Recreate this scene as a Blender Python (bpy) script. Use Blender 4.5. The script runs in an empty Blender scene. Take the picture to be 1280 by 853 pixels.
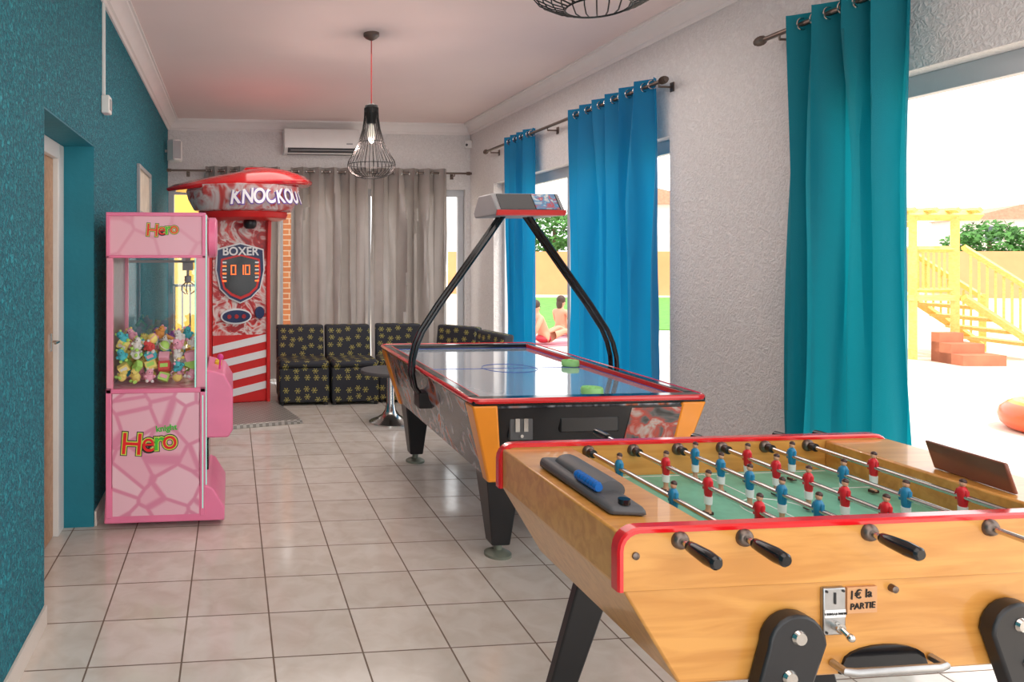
import bpy, bmesh, math, random
from mathutils import Vector, Matrix, Euler
random.seed(7)
SC=bpy.context.scene; C=SC.collection
PI=math.pi; H=1.45; F=910.; CX,CY=381.,318.
TH=math.atan(.1); cs,sn=math.cos(TH),math.sin(TH)
SC.view_settings.view_transform='Standard'
def P(px,py,d):
    r=(px-CX)*d/F; return Vector((r*cs+d*sn,-r*sn+d*cs,H-(py-CY)*d/F))
def G(px,py,z=0):
    return P(px,py,F*(H-z)/(py-CY))
# ---------------------------------------------------------------- materials
M={}
def base(name):
    m=bpy.data.materials.new(name); m.use_nodes=True; n=m.node_tree.nodes; n.clear()
    o=n.new('ShaderNodeOutputMaterial'); b=n.new('ShaderNodeBsdfPrincipled'); m.node_tree.links.new(b.outputs[0],o.inputs[0])
    M[name]=m; return m,n,m.node_tree.links,b,o
def mat(name,col,rough=.5,metal=0,bump=0,bs=20,var=0,vs=5,emit=0,coat=0,trans=0,detail=3):
    m,n,l,b,o=base(name)
    b.inputs['Base Color'].default_value=(*col,1); b.inputs['Roughness'].default_value=rough; b.inputs['Metallic'].default_value=metal
    if coat: b.inputs['Coat Weight'].default_value=coat; b.inputs['Coat Roughness'].default_value=.08
    if emit: b.inputs['Emission Color'].default_value=(*col,1); b.inputs['Emission Strength'].default_value=emit
    t=n.new('ShaderNodeTexCoord')
    if var:
        z=n.new('ShaderNodeTexNoise'); z.inputs['Scale'].default_value=vs; z.inputs['Detail'].default_value=3
        l.new(t.outputs['Object'],z.inputs['Vector'])
        r=n.new('ShaderNodeValToRGB'); r.color_ramp.elements[0].position=.3; r.color_ramp.elements[1].position=.7
        r.color_ramp.elements[0].color=(*[c*(1-var) for c in col],1); r.color_ramp.elements[1].color=(*[min(1,c*(1+var)) for c in col],1)
        l.new(z.outputs['Fac'],r.inputs[0]); l.new(r.outputs[0],b.inputs['Base Color'])
    if bump:
        z=n.new('ShaderNodeTexNoise'); z.inputs['Scale'].default_value=bs; z.inputs['Detail'].default_value=detail
        l.new(t.outputs['Object'],z.inputs['Vector'])
        k=n.new('ShaderNodeBump'); k.inputs['Strength'].default_value=bump; k.inputs['Distance'].default_value=.01
        l.new(z.outputs['Fac'],k.inputs['Height']); l.new(k.outputs[0],b.inputs['Normal'])
    if trans:
        tr=n.new('ShaderNodeBsdfTranslucent'); tr.inputs[0].default_value=(*col,1)
        mx=n.new('ShaderNodeMixShader'); mx.inputs[0].default_value=trans
        l.new(b.outputs[0],mx.inputs[1]); l.new(tr.outputs[0],mx.inputs[2]); l.new(mx.outputs[0],o.inputs[0])
    return m
def plaster(name,col,scale,strength,col2,dist=.02):
    m,n,l,b,o=base(name); b.inputs['Roughness'].default_value=.7
    t=n.new('ShaderNodeTexCoord')
    z=n.new('ShaderNodeTexNoise'); z.inputs['Scale'].default_value=scale; z.inputs['Detail'].default_value=4; z.inputs['Distortion'].default_value=1.2
    l.new(t.outputs['Object'],z.inputs['Vector'])
    r=n.new('ShaderNodeValToRGB'); r.color_ramp.elements[0].position=.38; r.color_ramp.elements[1].position=.62
    l.new(z.outputs['Fac'],r.inputs[0])
    k=n.new('ShaderNodeBump'); k.inputs['Strength'].default_value=strength; k.inputs['Distance'].default_value=dist
    l.new(r.outputs[0],k.inputs['Height']); l.new(k.outputs[0],b.inputs['Normal'])
    mx=n.new('ShaderNodeMix'); mx.data_type='RGBA'; mx.inputs[6].default_value=(*col,1); mx.inputs[7].default_value=(*col2,1)
    l.new(r.outputs[0],mx.inputs[0]); l.new(mx.outputs[2],b.inputs['Base Color'])
    return m
plaster('teal_plaster',(.004,.15,.22),52,1.0,(.012,.36,.46),.016)
plaster('white_plaster',(.74,.71,.70),42,.42,(.81,.785,.775),.015)
mat('teal_smooth',(.005,.19,.26),.6,bump=.2,bs=30,var=.08)
mat('ceiling_paint',(.88,.73,.70),.8,var=.03,vs=1)
mat('white_trim',(.84,.79,.77),.5,var=.02)
mat('cream_tile',(.68,.62,.56),.3,var=.06)
def tile_mat():
    m,n,l,b,o=base('floor_tile')
    g=n.new('ShaderNodeNewGeometry'); s=n.new('ShaderNodeVectorMath'); s.operation='SUBTRACT'; s.inputs[1].default_value=(.148-3.265,3.594-6.53,0)
    l.new(g.outputs['Position'],s.inputs[0])
    br=n.new('ShaderNodeTexBrick'); br.offset=0; br.squash=1
    br.inputs['Scale'].default_value=1; br.inputs['Brick Width'].default_value=.3265; br.inputs['Row Height'].default_value=.3265
    br.inputs['Mortar Size'].default_value=.0036; br.inputs['Mortar Smooth'].default_value=.2; br.inputs['Bias'].default_value=0
    br.inputs['Color1'].default_value=(.65,.60,.54,1); br.inputs['Color2'].default_value=(.72,.67,.61,1); br.inputs['Mortar'].default_value=(.18,.125,.09,1)
    l.new(s.outputs[0],br.inputs['Vector'])
    z=n.new('ShaderNodeTexNoise'); z.inputs['Scale'].default_value=9; z.inputs['Detail'].default_value=6; z.inputs['Distortion'].default_value=.6
    l.new(g.outputs['Position'],z.inputs['Vector'])
    r=n.new('ShaderNodeValToRGB'); r.color_ramp.elements[0].position=.3; r.color_ramp.elements[0].color=(.88,.845,.81,1); r.color_ramp.elements[1].position=.62; r.color_ramp.elements[1].color=(1,1,1,1)
    l.new(z.outputs['Fac'],r.inputs[0])
    mx=n.new('ShaderNodeMix'); mx.data_type='RGBA'; mx.blend_type='MULTIPLY'; mx.inputs[0].default_value=1
    l.new(br.outputs['Color'],mx.inputs[6]); l.new(r.outputs[0],mx.inputs[7]); l.new(mx.outputs[2],b.inputs['Base Color'])
    rr=n.new('ShaderNodeMapRange'); rr.inputs[3].default_value=.12; rr.inputs[4].default_value=.8
    l.new(br.outputs['Fac'],rr.inputs[0]); l.new(rr.outputs[0],b.inputs['Roughness']); b.inputs['Specular IOR Level'].default_value=.7
    k=n.new('ShaderNodeBump'); k.invert=True; k.inputs['Strength'].default_value=.5; k.inputs['Distance'].default_value=.004
    l.new(br.outputs['Fac'],k.inputs['Height'])
    z2=n.new('ShaderNodeTexNoise'); z2.inputs['Scale'].default_value=14; l.new(g.outputs['Position'],z2.inputs['Vector'])
    k2=n.new('ShaderNodeBump'); k2.inputs['Strength'].default_value=.08; k2.inputs['Distance'].default_value=.004; l.new(z2.outputs['Fac'],k2.inputs['Height']); l.new(k.outputs[0],k2.inputs['Normal']); l.new(k2.outputs[0],b.inputs['Normal'])
tile_mat()
def brick_mat():
    m,n,l,b,o=base('brick'); b.inputs['Roughness'].default_value=.85
    g=n.new('ShaderNodeNewGeometry'); s=n.new('ShaderNodeSeparateXYZ'); c=n.new('ShaderNodeCombineXYZ'); l.new(g.outputs['Position'],s.inputs[0]); l.new(s.outputs[0],c.inputs[0]); l.new(s.outputs[2],c.inputs[1])
    br=n.new('ShaderNodeTexBrick'); br.inputs['Scale'].default_value=1; br.inputs['Brick Width'].default_value=.2; br.inputs['Row Height'].default_value=.075; br.inputs['Mortar Size'].default_value=.008
    br.inputs['Color1'].default_value=(.48,.17,.06,1); br.inputs['Color2'].default_value=(.38,.12,.05,1); br.inputs['Mortar'].default_value=(.55,.40,.28,1)
    l.new(c.outputs[0],br.inputs['Vector']); l.new(br.outputs['Color'],b.inputs['Base Color'])
brick_mat()
def wood(name,c1,c2,scale=6,rough=.3,rot=(0,0,0),stretch=(1,9,9)):
    m,n,l,b,o=base(name); b.inputs['Roughness'].default_value=rough; b.inputs['Coat Weight'].default_value=.3
    t=n.new('ShaderNodeTexCoord'); mp=n.new('ShaderNodeMapping'); mp.inputs['Scale'].default_value=stretch; mp.inputs['Rotation'].default_value=rot
    l.new(t.outputs['Object'],mp.inputs[0])
    z=n.new('ShaderNodeTexNoise'); z.inputs['Scale'].default_value=scale; z.inputs['Detail'].default_value=6; z.inputs['Distortion'].default_value=.8
    l.new(mp.outputs[0],z.inputs['Vector'])
    r=n.new('ShaderNodeValToRGB'); r.color_ramp.elements[0].position=.35; r.color_ramp.elements[1].position=.62
    r.color_ramp.elements[0].color=(*c1,1); r.color_ramp.elements[1].color=(*c2,1)
    l.new(z.outputs['Fac'],r.inputs[0]); l.new(r.outputs[0],b.inputs['Base Color'])
wood('table_wood',(.56,.235,.045),(.68,.32,.075),3.5)
wood('door_wood',(.42,.22,.11),(.52,.30,.16),3,.5)
wood('yellow_wood',(.76,.47,.11),(.84,.57,.18),5,.6)
def cells(name,c1,c2,edge,scale,w=.06,rough=.35):
    m,n,l,b,o=base(name); b.inputs['Roughness'].default_value=rough
    t=n.new('ShaderNodeTexCoord')
    v=n.new('ShaderNodeTexVoronoi'); v.feature='DISTANCE_TO_EDGE'; v.inputs['Scale'].default_value=scale
    v2=n.new('ShaderNodeTexVoronoi'); v2.inputs['Scale'].default_value=scale
    l.new(t.outputs['Object'],v.inputs['Vector']); l.new(t.outputs['Object'],v2.inputs['Vector'])
    r=n.new('ShaderNodeValToRGB'); r.color_ramp.elements[0].position=w; r.color_ramp.elements[1].position=w+.05
    l.new(v.outputs['Distance'],r.inputs[0])
    sp=n.new('ShaderNodeSeparateColor'); l.new(v2.outputs['Color'],sp.inputs[0])
    a=n.new('ShaderNodeMix'); a.data_type='RGBA'; a.inputs[6].default_value=(*c1,1); a.inputs[7].default_value=(*c2,1); l.new(sp.outputs[0],a.inputs[0])
    e=n.new('ShaderNodeMix'); e.data_type='RGBA'; e.inputs[6].default_value=(*edge,1); l.new(r.outputs[0],e.inputs[0]); l.new(a.outputs[2],e.inputs[7])
    l.new(e.outputs[2],b.inputs['Base Color'])
cells('pink_stone',(.85,.44,.55),(.90,.60,.68),(.76,.27,.41),6,.03)
cells('pink_header',(.86,.44,.54),(.88,.50,.59),(.81,.36,.47),5.5,.02)
def ramp_art(name,cols,scale,rough=.3,dist=2.5,st=(1,1,1)):
    m,n,l,b,o=base(name); b.inputs['Roughness'].default_value=rough
    t=n.new('ShaderNodeTexCoord'); mp=n.new('ShaderNodeMapping'); mp.inputs['Scale'].default_value=st; l.new(t.outputs['Object'],mp.inputs[0])
    z=n.new('ShaderNodeTexNoise'); z.inputs['Scale'].default_value=scale; z.inputs['Detail'].default_value=3; z.inputs['Distortion'].default_value=dist
    l.new(mp.outputs[0],z.inputs['Vector'])
    r=n.new('ShaderNodeValToRGB'); cr=r.color_ramp
    while len(cr.elements)<len(cols): cr.elements.new(.5)
    for i,c in enumerate(cols):
        cr.elements[i].position=.28+.44*i/(len(cols)-1); cr.elements[i].color=(*c,1)
    l.new(z.outputs['Fac'],r.inputs[0]); l.new(r.outputs[0],b.inputs['Base Color'])
ramp_art('side_art',[(.02,.02,.025),(.12,.12,.14),(.03,.03,.04),(.34,.34,.37),(.50,.12,.05),(.05,.05,.06)],4,.15,2,(1,1,1))
ramp_art('end_art',[(.02,.02,.02),(.10,.10,.10),(.45,.05,.03),(.45,.42,.38),(.70,.10,.04)],5,.25)
ramp_art('fight_art',[(.62,.02,.02),(.70,.04,.03),(.80,.72,.68),(.55,.02,.02),(.30,.02,.03),(.66,.03,.03)],5,.3,1.8)
ramp_art('score_art',[(.03,.12,.40),(.75,.74,.70),(.05,.30,.55),(.60,.06,.05),(.70,.68,.64)],14,.3,1.5)
ramp_art('head_art',[(.55,.03,.03),(.62,.10,.09),(.74,.64,.64),(.64,.10,.10),(.55,.03,.03)],3.5,.25,1.5)
def sofa_mat():
    m,n,l,b,o=base('sofa_fabric'); b.inputs['Roughness'].default_value=.7
    t=n.new('ShaderNodeTexCoord'); mp=n.new('ShaderNodeMapping'); mp.inputs['Scale'].default_value=(10.5,10.5,10.5); l.new(t.outputs['Object'],mp.inputs[0])
    sx=n.new('ShaderNodeSeparateXYZ'); l.new(mp.outputs[0],sx.inputs[0])
    ad=n.new('ShaderNodeMath'); ad.operation='ADD'; l.new(sx.outputs[1],ad.inputs[0]); l.new(sx.outputs[2],ad.inputs[1])
    cb=n.new('ShaderNodeCombineXYZ'); l.new(sx.outputs[0],cb.inputs[0]); l.new(ad.outputs[0],cb.inputs[1])
    v=n.new('ShaderNodeTexVoronoi'); v.voronoi_dimensions='2D'; v.inputs['Scale'].default_value=1; v.inputs['Randomness'].default_value=.45
    l.new(cb.outputs[0],v.inputs['Vector'])
    df=n.new('ShaderNodeVectorMath'); df.operation='SUBTRACT'; l.new(cb.outputs[0],df.inputs[0]); l.new(v.outputs['Position'],df.inputs[1])
    s2=n.new('ShaderNodeSeparateXYZ'); l.new(df.outputs[0],s2.inputs[0])
    at=n.new('ShaderNodeMath'); at.operation='ARCTAN2'; l.new(s2.outputs[0],at.inputs[0]); l.new(s2.outputs[1],at.inputs[1])
    m1=n.new('ShaderNodeMath'); m1.operation='MULTIPLY'; m1.inputs[1].default_value=6; l.new(at.outputs[0],m1.inputs[0])
    m2=n.new('ShaderNodeMath'); m2.operation='MULTIPLY_ADD'; m2.inputs[1].default_value=18; l.new(v.outputs['Distance'],m2.inputs[0]); l.new(m1.outputs[0],m2.inputs[2])
    sn_=n.new('ShaderNodeMath'); sn_.operation='SINE'; l.new(m2.outputs[0],sn_.inputs[0])
    gt=n.new('ShaderNodeMath'); gt.operation='GREATER_THAN'; gt.inputs[1].default_value=.4; l.new(sn_.outputs[0],gt.inputs[0])
    lt=n.new('ShaderNodeMath'); lt.operation='LESS_THAN'; lt.inputs[1].default_value=.30; l.new(v.outputs['Distance'],lt.inputs[0])
    mu=n.new('ShaderNodeMath'); mu.operation='MULTIPLY'; l.new(gt.outputs[0],mu.inputs[0]); l.new(lt.outputs[0],mu.inputs[1])
    l2=n.new('ShaderNodeMath'); l2.operation='LESS_THAN'; l2.inputs[1].default_value=.08; l.new(v.outputs['Distance'],l2.inputs[0])
    mm=n.new('ShaderNodeMath'); mm.operation='MAXIMUM'; l.new(mu.outputs[0],mm.inputs[0]); l.new(l2.outputs[0],mm.inputs[1])
    mx=n.new('ShaderNodeMix'); mx.data_type='RGBA'; mx.inputs[6].default_value=(.02,.022,.03,1); mx.inputs[7].default_value=(.44,.38,.09,1)
    l.new(mm.outputs[0],mx.inputs[0]); l.new(mx.outputs[2],b.inputs['Base Color'])
sofa_mat()
def glass(name,tint=(1,1,1),g=.08):
    m=bpy.data.materials.new(name); m.use_nodes=True; n=m.node_tree.nodes; n.clear(); l=m.node_tree.links
    o=n.new('ShaderNodeOutputMaterial'); t=n.new('ShaderNodeBsdfTransparent'); t.inputs[0].default_value=(*tint,1)
    gl=n.new('ShaderNodeBsdfGlossy'); gl.inputs['Roughness'].default_value=.03; mx=n.new('ShaderNodeMixShader'); mx.inputs[0].default_value=g
    l.new(t.outputs[0],mx.inputs[1]); l.new(gl.outputs[0],mx.inputs[2]); l.new(mx.outputs[0],o.inputs[0]); M[name]=m
glass('case_glass',(.93,.97,.96),.14)
mat('teal_curtain',(.003,.28,.36),.65,bump=.25,bs=260,trans=.48)
mat('blue_curtain',(.003,.24,.48),.65,bump=.25,bs=260,trans=.5)
mat('grey_curtain',(.41,.375,.355),.28,bump=.12,bs=240,trans=.24,var=.06,vs=8)
mat('chrome',(.62,.60,.57),.18,1,var=.05); mat('bronze',(.18,.14,.12),.35,.9,var=.1)
mat('brushed',(.45,.45,.45),.35,1,var=.08,vs=30); mat('black',(.012,.012,.014),.35,var=.2); mat('black_gloss',(.008,.008,.01),.12,var=.2)
mat('wire_black',(.01,.01,.01),.4,.3); mat('red_cord',(.45,.02,.02),.6); mat('bulb',(.8,.75,.65),.1,emit=.4)
mat('red_gloss',(.68,.008,.012),.16,coat=.6,var=.05); mat('orange',(.90,.29,.012),.3,coat=.3,var=.05); mat('float_red',(.80,.10,.02),.3,coat=.3,var=.05)
mat('blue_line',(.02,.08,.45),.3); mat('play_surface',(.42,.52,.62),.05,coat=1,var=.08,vs=3)
mat('green_puck',(.34,.74,.26),.35,var=.05); mat('pitch',(.17,.48,.34),.45,var=.08,vs=30)
mat('white',(.8,.79,.77),.4,var=.03); mat('white_matt',(.78,.76,.73),.6,var=.03); mat('grey',(.35,.35,.36),.45,var=.06)
mat('frame_grey',(.55,.57,.60),.4,.2,var=.04); mat('dark_grey',(.08,.08,.085),.5,var=.1)
mat('pink',(.86,.33,.45),.3,var=.05); mat('pink_dark',(.86,.22,.39),.3,var=.06); mat('mint',(.35,.82,.70),.3,emit=.3)
mat('magenta',(.75,.05,.30),.3); mat('red',(.68,.015,.015),.35,var=.06); mat('deep_red',(.40,.01,.012),.35,var=.08)
mat('red_ink',(.80,.01,.015),.4); mat('green_ink',(.05,.55,.03),.4); mat('yellow_ink',(.88,.65,.03),.4); mat('purple_ink',(.16,.07,.42),.4); mat('navy',(.01,.025,.10),.3)
mat('lime_ink',(.62,.78,.10),.4); mat('silver_ink',(.86,.86,.90),.3)
mat('black_ink',(.01,.01,.01),.6); mat('white_ink',(.85,.85,.85),.4); mat('led_red',(1,.16,.03),.4,emit=1.4)
mat('tape',(.62,.32,.15),.7,var=.05); mat('pale_print',(.70,.62,.50),.6,var=.12,vs=8); mat('brown_clear',(.20,.065,.04),.2,var=.2); mat('blue_plastic',(.01,.12,.42),.3); mat('foot_pad',(.22,.24,.19),.5,.4,var=.2)
mat('blue_shirt',(.01,.20,.38),.4); mat('red_shirt',(.62,.01,.02),.4); mat('skin_paint',(.60,.32,.20),.4); mat('hair_paint',(.05,.02,.015),.4)
mat('terracotta',(.50,.17,.09),.8,var=.15); mat('terrace_stone',(.72,.61,.50),.7,var=.08,vs=2)
mat('orange_wall',(.70,.33,.15),.8,var=.06,vs=2); mat('yellow_wall',(.76,.46,.09),.8,var=.05); mat('lawn',(.11,.29,.05),.9,var=.25,vs=6,bump=.5,bs=60)
mat('leaf',(.06,.20,.03),.7,var=.4,vs=3); mat('bark',(.12,.07,.04),.9,var=.2); mat('house_wall',(.70,.64,.58),.8,var=.04); mat('roof_tile',(.54,.27,.18),.8,var=.15,vs=8)
mat('pane_dark',(.08,.10,.12),.1); mat('skin',(.60,.28,.18),.55,var=.05); mat('hair',(.05,.025,.015),.6,var=.2); mat('swim_red',(.5,.03,.05),.6); mat('swim_blue',(.03,.10,.35),.6)
mat('towel',(.55,.20,.25),.9,bump=.3,bs=100)
def diamond():
    m,n,l,b,o=base('tread_plate'); b.inputs['Metallic'].default_value=.6; b.inputs['Roughness'].default_value=.4
    t=n.new('ShaderNodeTexCoord'); c=n.new('ShaderNodeTexChecker'); c.inputs['Scale'].default_value=36; l.new(t.outputs['Object'],c.inputs[0])
    k=n.new('ShaderNodeBump'); k.inputs['Strength'].default_value=.6; k.inputs['Distance'].default_value=.004; l.new(c.outputs['Fac'],k.inputs['Height']); l.new(k.outputs[0],b.inputs['Normal'])
    r=n.new('ShaderNodeMix'); r.data_type='RGBA'; r.inputs[6].default_value=(.30,.28,.25,1); r.inputs[7].default_value=(.52,.50,.46,1); l.new(c.outputs['Fac'],r.inputs[0]); l.new(r.outputs[2],b.inputs['Base Color'])
diamond()
# ---------------------------------------------------------------- mesh helpers
def nb(): return bmesh.new()
def box(bm,x0,x1,y0,y1,z0,z1,mi=0):
    r=bmesh.ops.create_cube(bm,size=1,matrix=Matrix.Translation(((x0+x1)/2,(y0+y1)/2,(z0+z1)/2))@Matrix.Diagonal((abs(x1-x0),abs(y1-y0),abs(z1-z0),1)))
    for v in r['verts']:
        for f in v.link_faces: f.material_index=mi
    return r['verts']
def hull8(bm,b,t,mi=0):
    vs=[bm.verts.new(p) for p in list(b)+list(t)]; n=len(b); fs=[bm.faces.new(vs[:n][::-1]),bm.faces.new(vs[n:])]
    for i in range(n): fs.append(bm.faces.new((vs[i],vs[(i+1)%n],vs[n+(i+1)%n],vs[n+i])))
    for f in fs: f.material_index=mi
def prism(bm,poly,axis,a,b,mi=0):
    def mk(p,t):
        return {'x':(t,p[0],p[1]),'y':(p[0],t,p[1]),'z':(p[0],p[1],t)}[axis]
    hull8(bm,[mk(p,a) for p in poly],[mk(p,b) for p in poly],mi)
def tube(bm,pts,r,seg=8,mi=0,closed=False,cap=True):
    pts=[Vector(p) for p in pts]; n=len(pts); rings=[]; prev=None
    for i,p in enumerate(pts):
        if closed: t=(pts[(i+1)%n]-pts[i-1])
        else: t=(pts[min(i+1,n-1)]-pts[max(i-1,0)])
        t.normalize()
        if prev is None:
            u=t.cross(Vector((0,0,1)));
            if u.length<.05: u=t.cross(Vector((0,1,0)))
        else:
            u=prev-t*prev.dot(t)
            if u.length<.05: u=t.cross(Vector((0,0,1)))
        u.normalize(); prev=u; w=t.cross(u)
        rr=r[i] if isinstance(r,(list,tuple)) else r
        rings.append([bm.verts.new(p+u*rr*math.cos(2*PI*k/seg)+w*rr*math.sin(2*PI*k/seg)) for k in range(seg)])
    m=n if closed else n-1
    for i in range(m):
        a,b=rings[i],rings[(i+1)%n]
        for k in range(seg):
            f=bm.faces.new((a[k],a[(k+1)%seg],b[(k+1)%seg],b[k])); f.material_index=mi
    if cap and not closed:
        for q in (rings[0][::-1],rings[-1]):
            f=bm.faces.new(q); f.material_index=mi
def lathe(bm,prof,c=(0,0,0),seg=24,axis='z',mi=0,sx=1,sy=1,a0=0):
    c=Vector(c); rings=[]
    for r,h in prof:
        ring=[]
        for k in range(seg):
            a=2*PI*k/seg+a0; x,y=r*math.cos(a)*sx,r*math.sin(a)*sy
            v={'z':(x,y,h),'y':(x,h,y),'x':(h,x,y)}[axis]
            ring.append(bm.verts.new(c+Vector(v)))
        rings.append(ring)
    for a,b in zip(rings,rings[1:]):
        for k in range(seg):
            f=bm.faces.new((a[k],a[(k+1)%seg],b[(k+1)%seg],b[k])); f.material_index=mi
    for q in (rings[0][::-1],rings[-1]):
        f=bm.faces.new(q); f.material_index=mi
def ball(bm,c,r,mi=0,seg=12,rot=None):
    if not isinstance(r,(tuple,list)): r=(r,r,r)
    mt=Matrix.Translation(c)@(rot.to_matrix().to_4x4() if rot else Matrix())@Matrix.Diagonal((*r,1))
    q=bmesh.ops.create_uvsphere(bm,u_segments=seg,v_segments=max(6,seg*2//3),radius=1,matrix=mt)
    for v in q['verts']:
        for f in v.link_faces: f.material_index=mi
WL={}
def finish(name,bm,mats,off):
    bmesh.ops.recalc_face_normals(bm,faces=bm.faces)
    bmesh.ops.translate(bm,verts=bm.verts,vec=-Vector(off))
    me=bpy.data.meshes.new(name); bm.to_mesh(me); bm.free()
    for p in me.polygons: p.use_smooth=True
    me.set_sharp_from_angle(angle=math.radians(35))
    if not isinstance(mats,(list,tuple)): mats=[mats]
    for m in mats: me.materials.append(M[m])
    o=bpy.data.objects.new(name,me); C.objects.link(o); return o
def bev(o,w=.004,s=2):
    b=o.modifiers.new('bevel','BEVEL'); b.width=w; b.segments=s; b.limit_method='ANGLE'; b.angle_limit=math.radians(40); return o
def thing(name,label,cat,loc=(0,0,0),group=None):
    o=bpy.data.objects.new(name,None); o.empty_display_size=.1; C.objects.link(o); o.location=loc; WL[o.name]=Vector(loc)
    o['label']=label; o['category']=cat
    if group: o['group']=group
    return o
def part(name,bm,mats,parent,bevel=0,label=None):
    off=WL[parent.name]; o=finish(name,bm,mats,off); o.parent=parent; WL[o.name]=off
    if bevel: bev(o,bevel)
    if label: o['label']=label
    return o
def solo(name,bm,mats,label,cat,group=None,bevel=0):
    xs=[v.co for v in bm.verts]
    off=Vector(((min(v.x for v in xs)+max(v.x for v in xs))/2,(min(v.y for v in xs)+max(v.y for v in xs))/2,min(v.z for v in xs)))
    o=finish(name,bm,mats,off); o.location=off; o['label']=label; o['category']=cat; WL[o.name]=off
    if group: o['group']=group
    if bevel: bev(o,bevel)
    return o
def struct(name,bm,mats,bevel=0,label=None):
    o=finish(name,bm,mats,(0,0,0)); o['kind']='structure'; WL[o.name]=Vector((0,0,0))
    if bevel: bev(o,bevel)
    if label: o['label']=label
    return o
def textmesh(body,size,mtx,extrude=.001,offset=0.,shear=0):
    cu=bpy.data.curves.new('t','FONT'); cu.body=body; cu.size=size; cu.extrude=extrude; cu.offset=offset; cu.align_x='CENTER'; cu.align_y='CENTER'; cu.shear=shear
    o=bpy.data.objects.new('t',cu); C.objects.link(o); dg=bpy.context.evaluated_depsgraph_get(); dg.update()
    me=bpy.data.meshes.new_from_object(o.evaluated_get(dg)); bpy.data.objects.remove(o); me.transform(mtx)
    return me
FRONT=Euler((PI/2,0,0)).to_matrix().to_4x4()
def lettering(items,mats,parent,name='lettering',shear=0):
    bm=nb()
    for body,size,loc,rot,mi,off in items:
        me=textmesh(body,size,Matrix.Translation(loc)@rot,.0012,off,shear)
        n0=len(bm.faces); bm.from_mesh(me); bm.faces.ensure_lookup_table()
        for f in bm.faces[n0:]: f.material_index=mi
        bpy.data.meshes.remove(me)
    return part(name,bm,mats,parent)
def ZR(a): return Matrix.Rotation(a,4,'Z')
# ---------------------------------------------------------------- room
XL,XR,YB,ZC=-.73,2.83,8.45,2.99
W3=3.22
bm=nb(); box(bm,-1.1,XR+.02,-1,YB+.1,-.1,0); struct('floor',bm,'floor_tile')
bm=nb(); box(bm,-1.1,XR+.3,-1,YB+.3,ZC,ZC+.12); struct('ceiling',bm,'ceiling_paint')
bm=nb(); box(bm,XL-.17,XL,-1,2.93,0,ZC); box(bm,XL-.17,XL,3.97,YB+.2,0,ZC); box(bm,XL-.17,XL,2.93,3.97,2.03,ZC); struct('wall_left',bm,'teal_plaster')
bm=nb(); box(bm,XL-.4,XL-.17,-1,YB+.2,2.04,ZC); box(bm,XL-.4,XL-.2,-1,2.95,0,2.04); box(bm,XL-.4,XL-.2,3.95,YB+.2,0,2.04); struct('wall_left_outer',bm,'teal_smooth')
bm=nb(); box(bm,XL-.165,XL-.0015,3.962,3.969,0.0,2.03); box(bm,XL-.165,XL-.0015,2.931,2.938,0,2.03); box(bm,XL-.165,XL-.0015,2.93,3.97,2.022,2.03); struct('trim_4',bm,'teal_smooth')
bm=nb(); box(bm,XL,XR,YB,YB+.2,2.22,ZC); box(bm,XR-.06,XR,YB,YB+.2,0,2.22); struct('wall_back',bm,'white_plaster')
bm=nb()
for a,b in ((7.67,YB+.2),(W3,4.47),(-1,-.39)): box(bm,XR,XR+.2,a,b,0,ZC)
for a,b in ((4.47,7.67),(-.39,W3)): box(bm,XR,XR+.2,a,b,2.22,ZC)
struct('wall_right',bm,'white_plaster')
prof=[(0,0),(0,-.12),(.012,-.12),(.02,-.10),(.035,-.095),(.05,-.06),(.075,-.03),(.10,-.022),(.105,-.012),(.12,-.012),(.12,0)]
bm=nb(); prism(bm,[(XL+p[0],ZC+p[1]) for p in prof],'y',-1,YB); struct('trim_1',bm,'white_trim')
bm=nb(); prism(bm,[(XR-p[0],ZC+p[1]) for p in prof],'y',-1,YB); struct('trim_2',bm,'white_trim')
bm=nb(); prism(bm,[(YB-p[0],ZC+p[1]) for p in prof],'x',XL,XR); struct('trim_3',bm,'white_trim')
bm=nb(); box(bm,XL,XL+.012,-1,2.93,0,.08); box(bm,XL,XL+.012,3.97,YB,0,.08); struct('baseboard_left',bm,'cream_tile',.002)
bm=nb(); box(bm,XR-.012,XR,W3,4.47,0,.08); box(bm,XR-.012,XR,7.67,YB,0,.08); struct('baseboard_right',bm,'cream_tile',.002)
bm=nb()
x0=XL-.17
for a,b in ((2.93,3.03),(3.84,3.96)): box(bm,x0-.03,x0+.015,a,b,0,2.02)
box(bm,x0-.03,x0+.015,3.03,3.84,1.94,2.02)
d1=struct('door_1',bm,'white',.004)
bm=nb(); box(bm,x0-.045,x0-.012,3.03,3.84,.005,1.94); part('door_leaf',bm,'door_wood',d1,.003)
bm=nb(); box(bm,x0-.012,x0-.004,3.76,3.79,.96,1.05); tube(bm,[(x0,3.775,1.01),(x0+.03,3.775,1.01),(x0+.034,3.765,1.01),(x0+.034,3.69,1.01)],.006); part('door_handle',bm,'chrome',d1)
def window_right(name,y0,y1,stiles):
    xa,xb=XR+.1,XR+.15; bm=nb()
    box(bm,xa,xb,y0,y1,2.13,2.22); box(bm,xa,xb,y0,y1,0,.05)
    for s in [y0+.03,y1-.03]: box(bm,xa,xb,s-.03,s+.03,.05,2.13)
    w=struct(name,bm,'frame_grey',.003)
    for s in stiles:
        bm=nb(); box(bm,xa+.005,xb-.005,s-.025,s+.025,.05,2.13); part('stile',bm,'frame_grey',w,.003)
window_right('window_1',4.47,7.67,[6.12]); window_right('window_3',-.39,W3,[1.2])
bm=nb(); ya,yb=YB+.06,YB+.12
box(bm,XL,XR-.06,ya,yb,2.14,2.22); box(bm,XL,XR-.06,ya,yb,0,.05)
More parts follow.
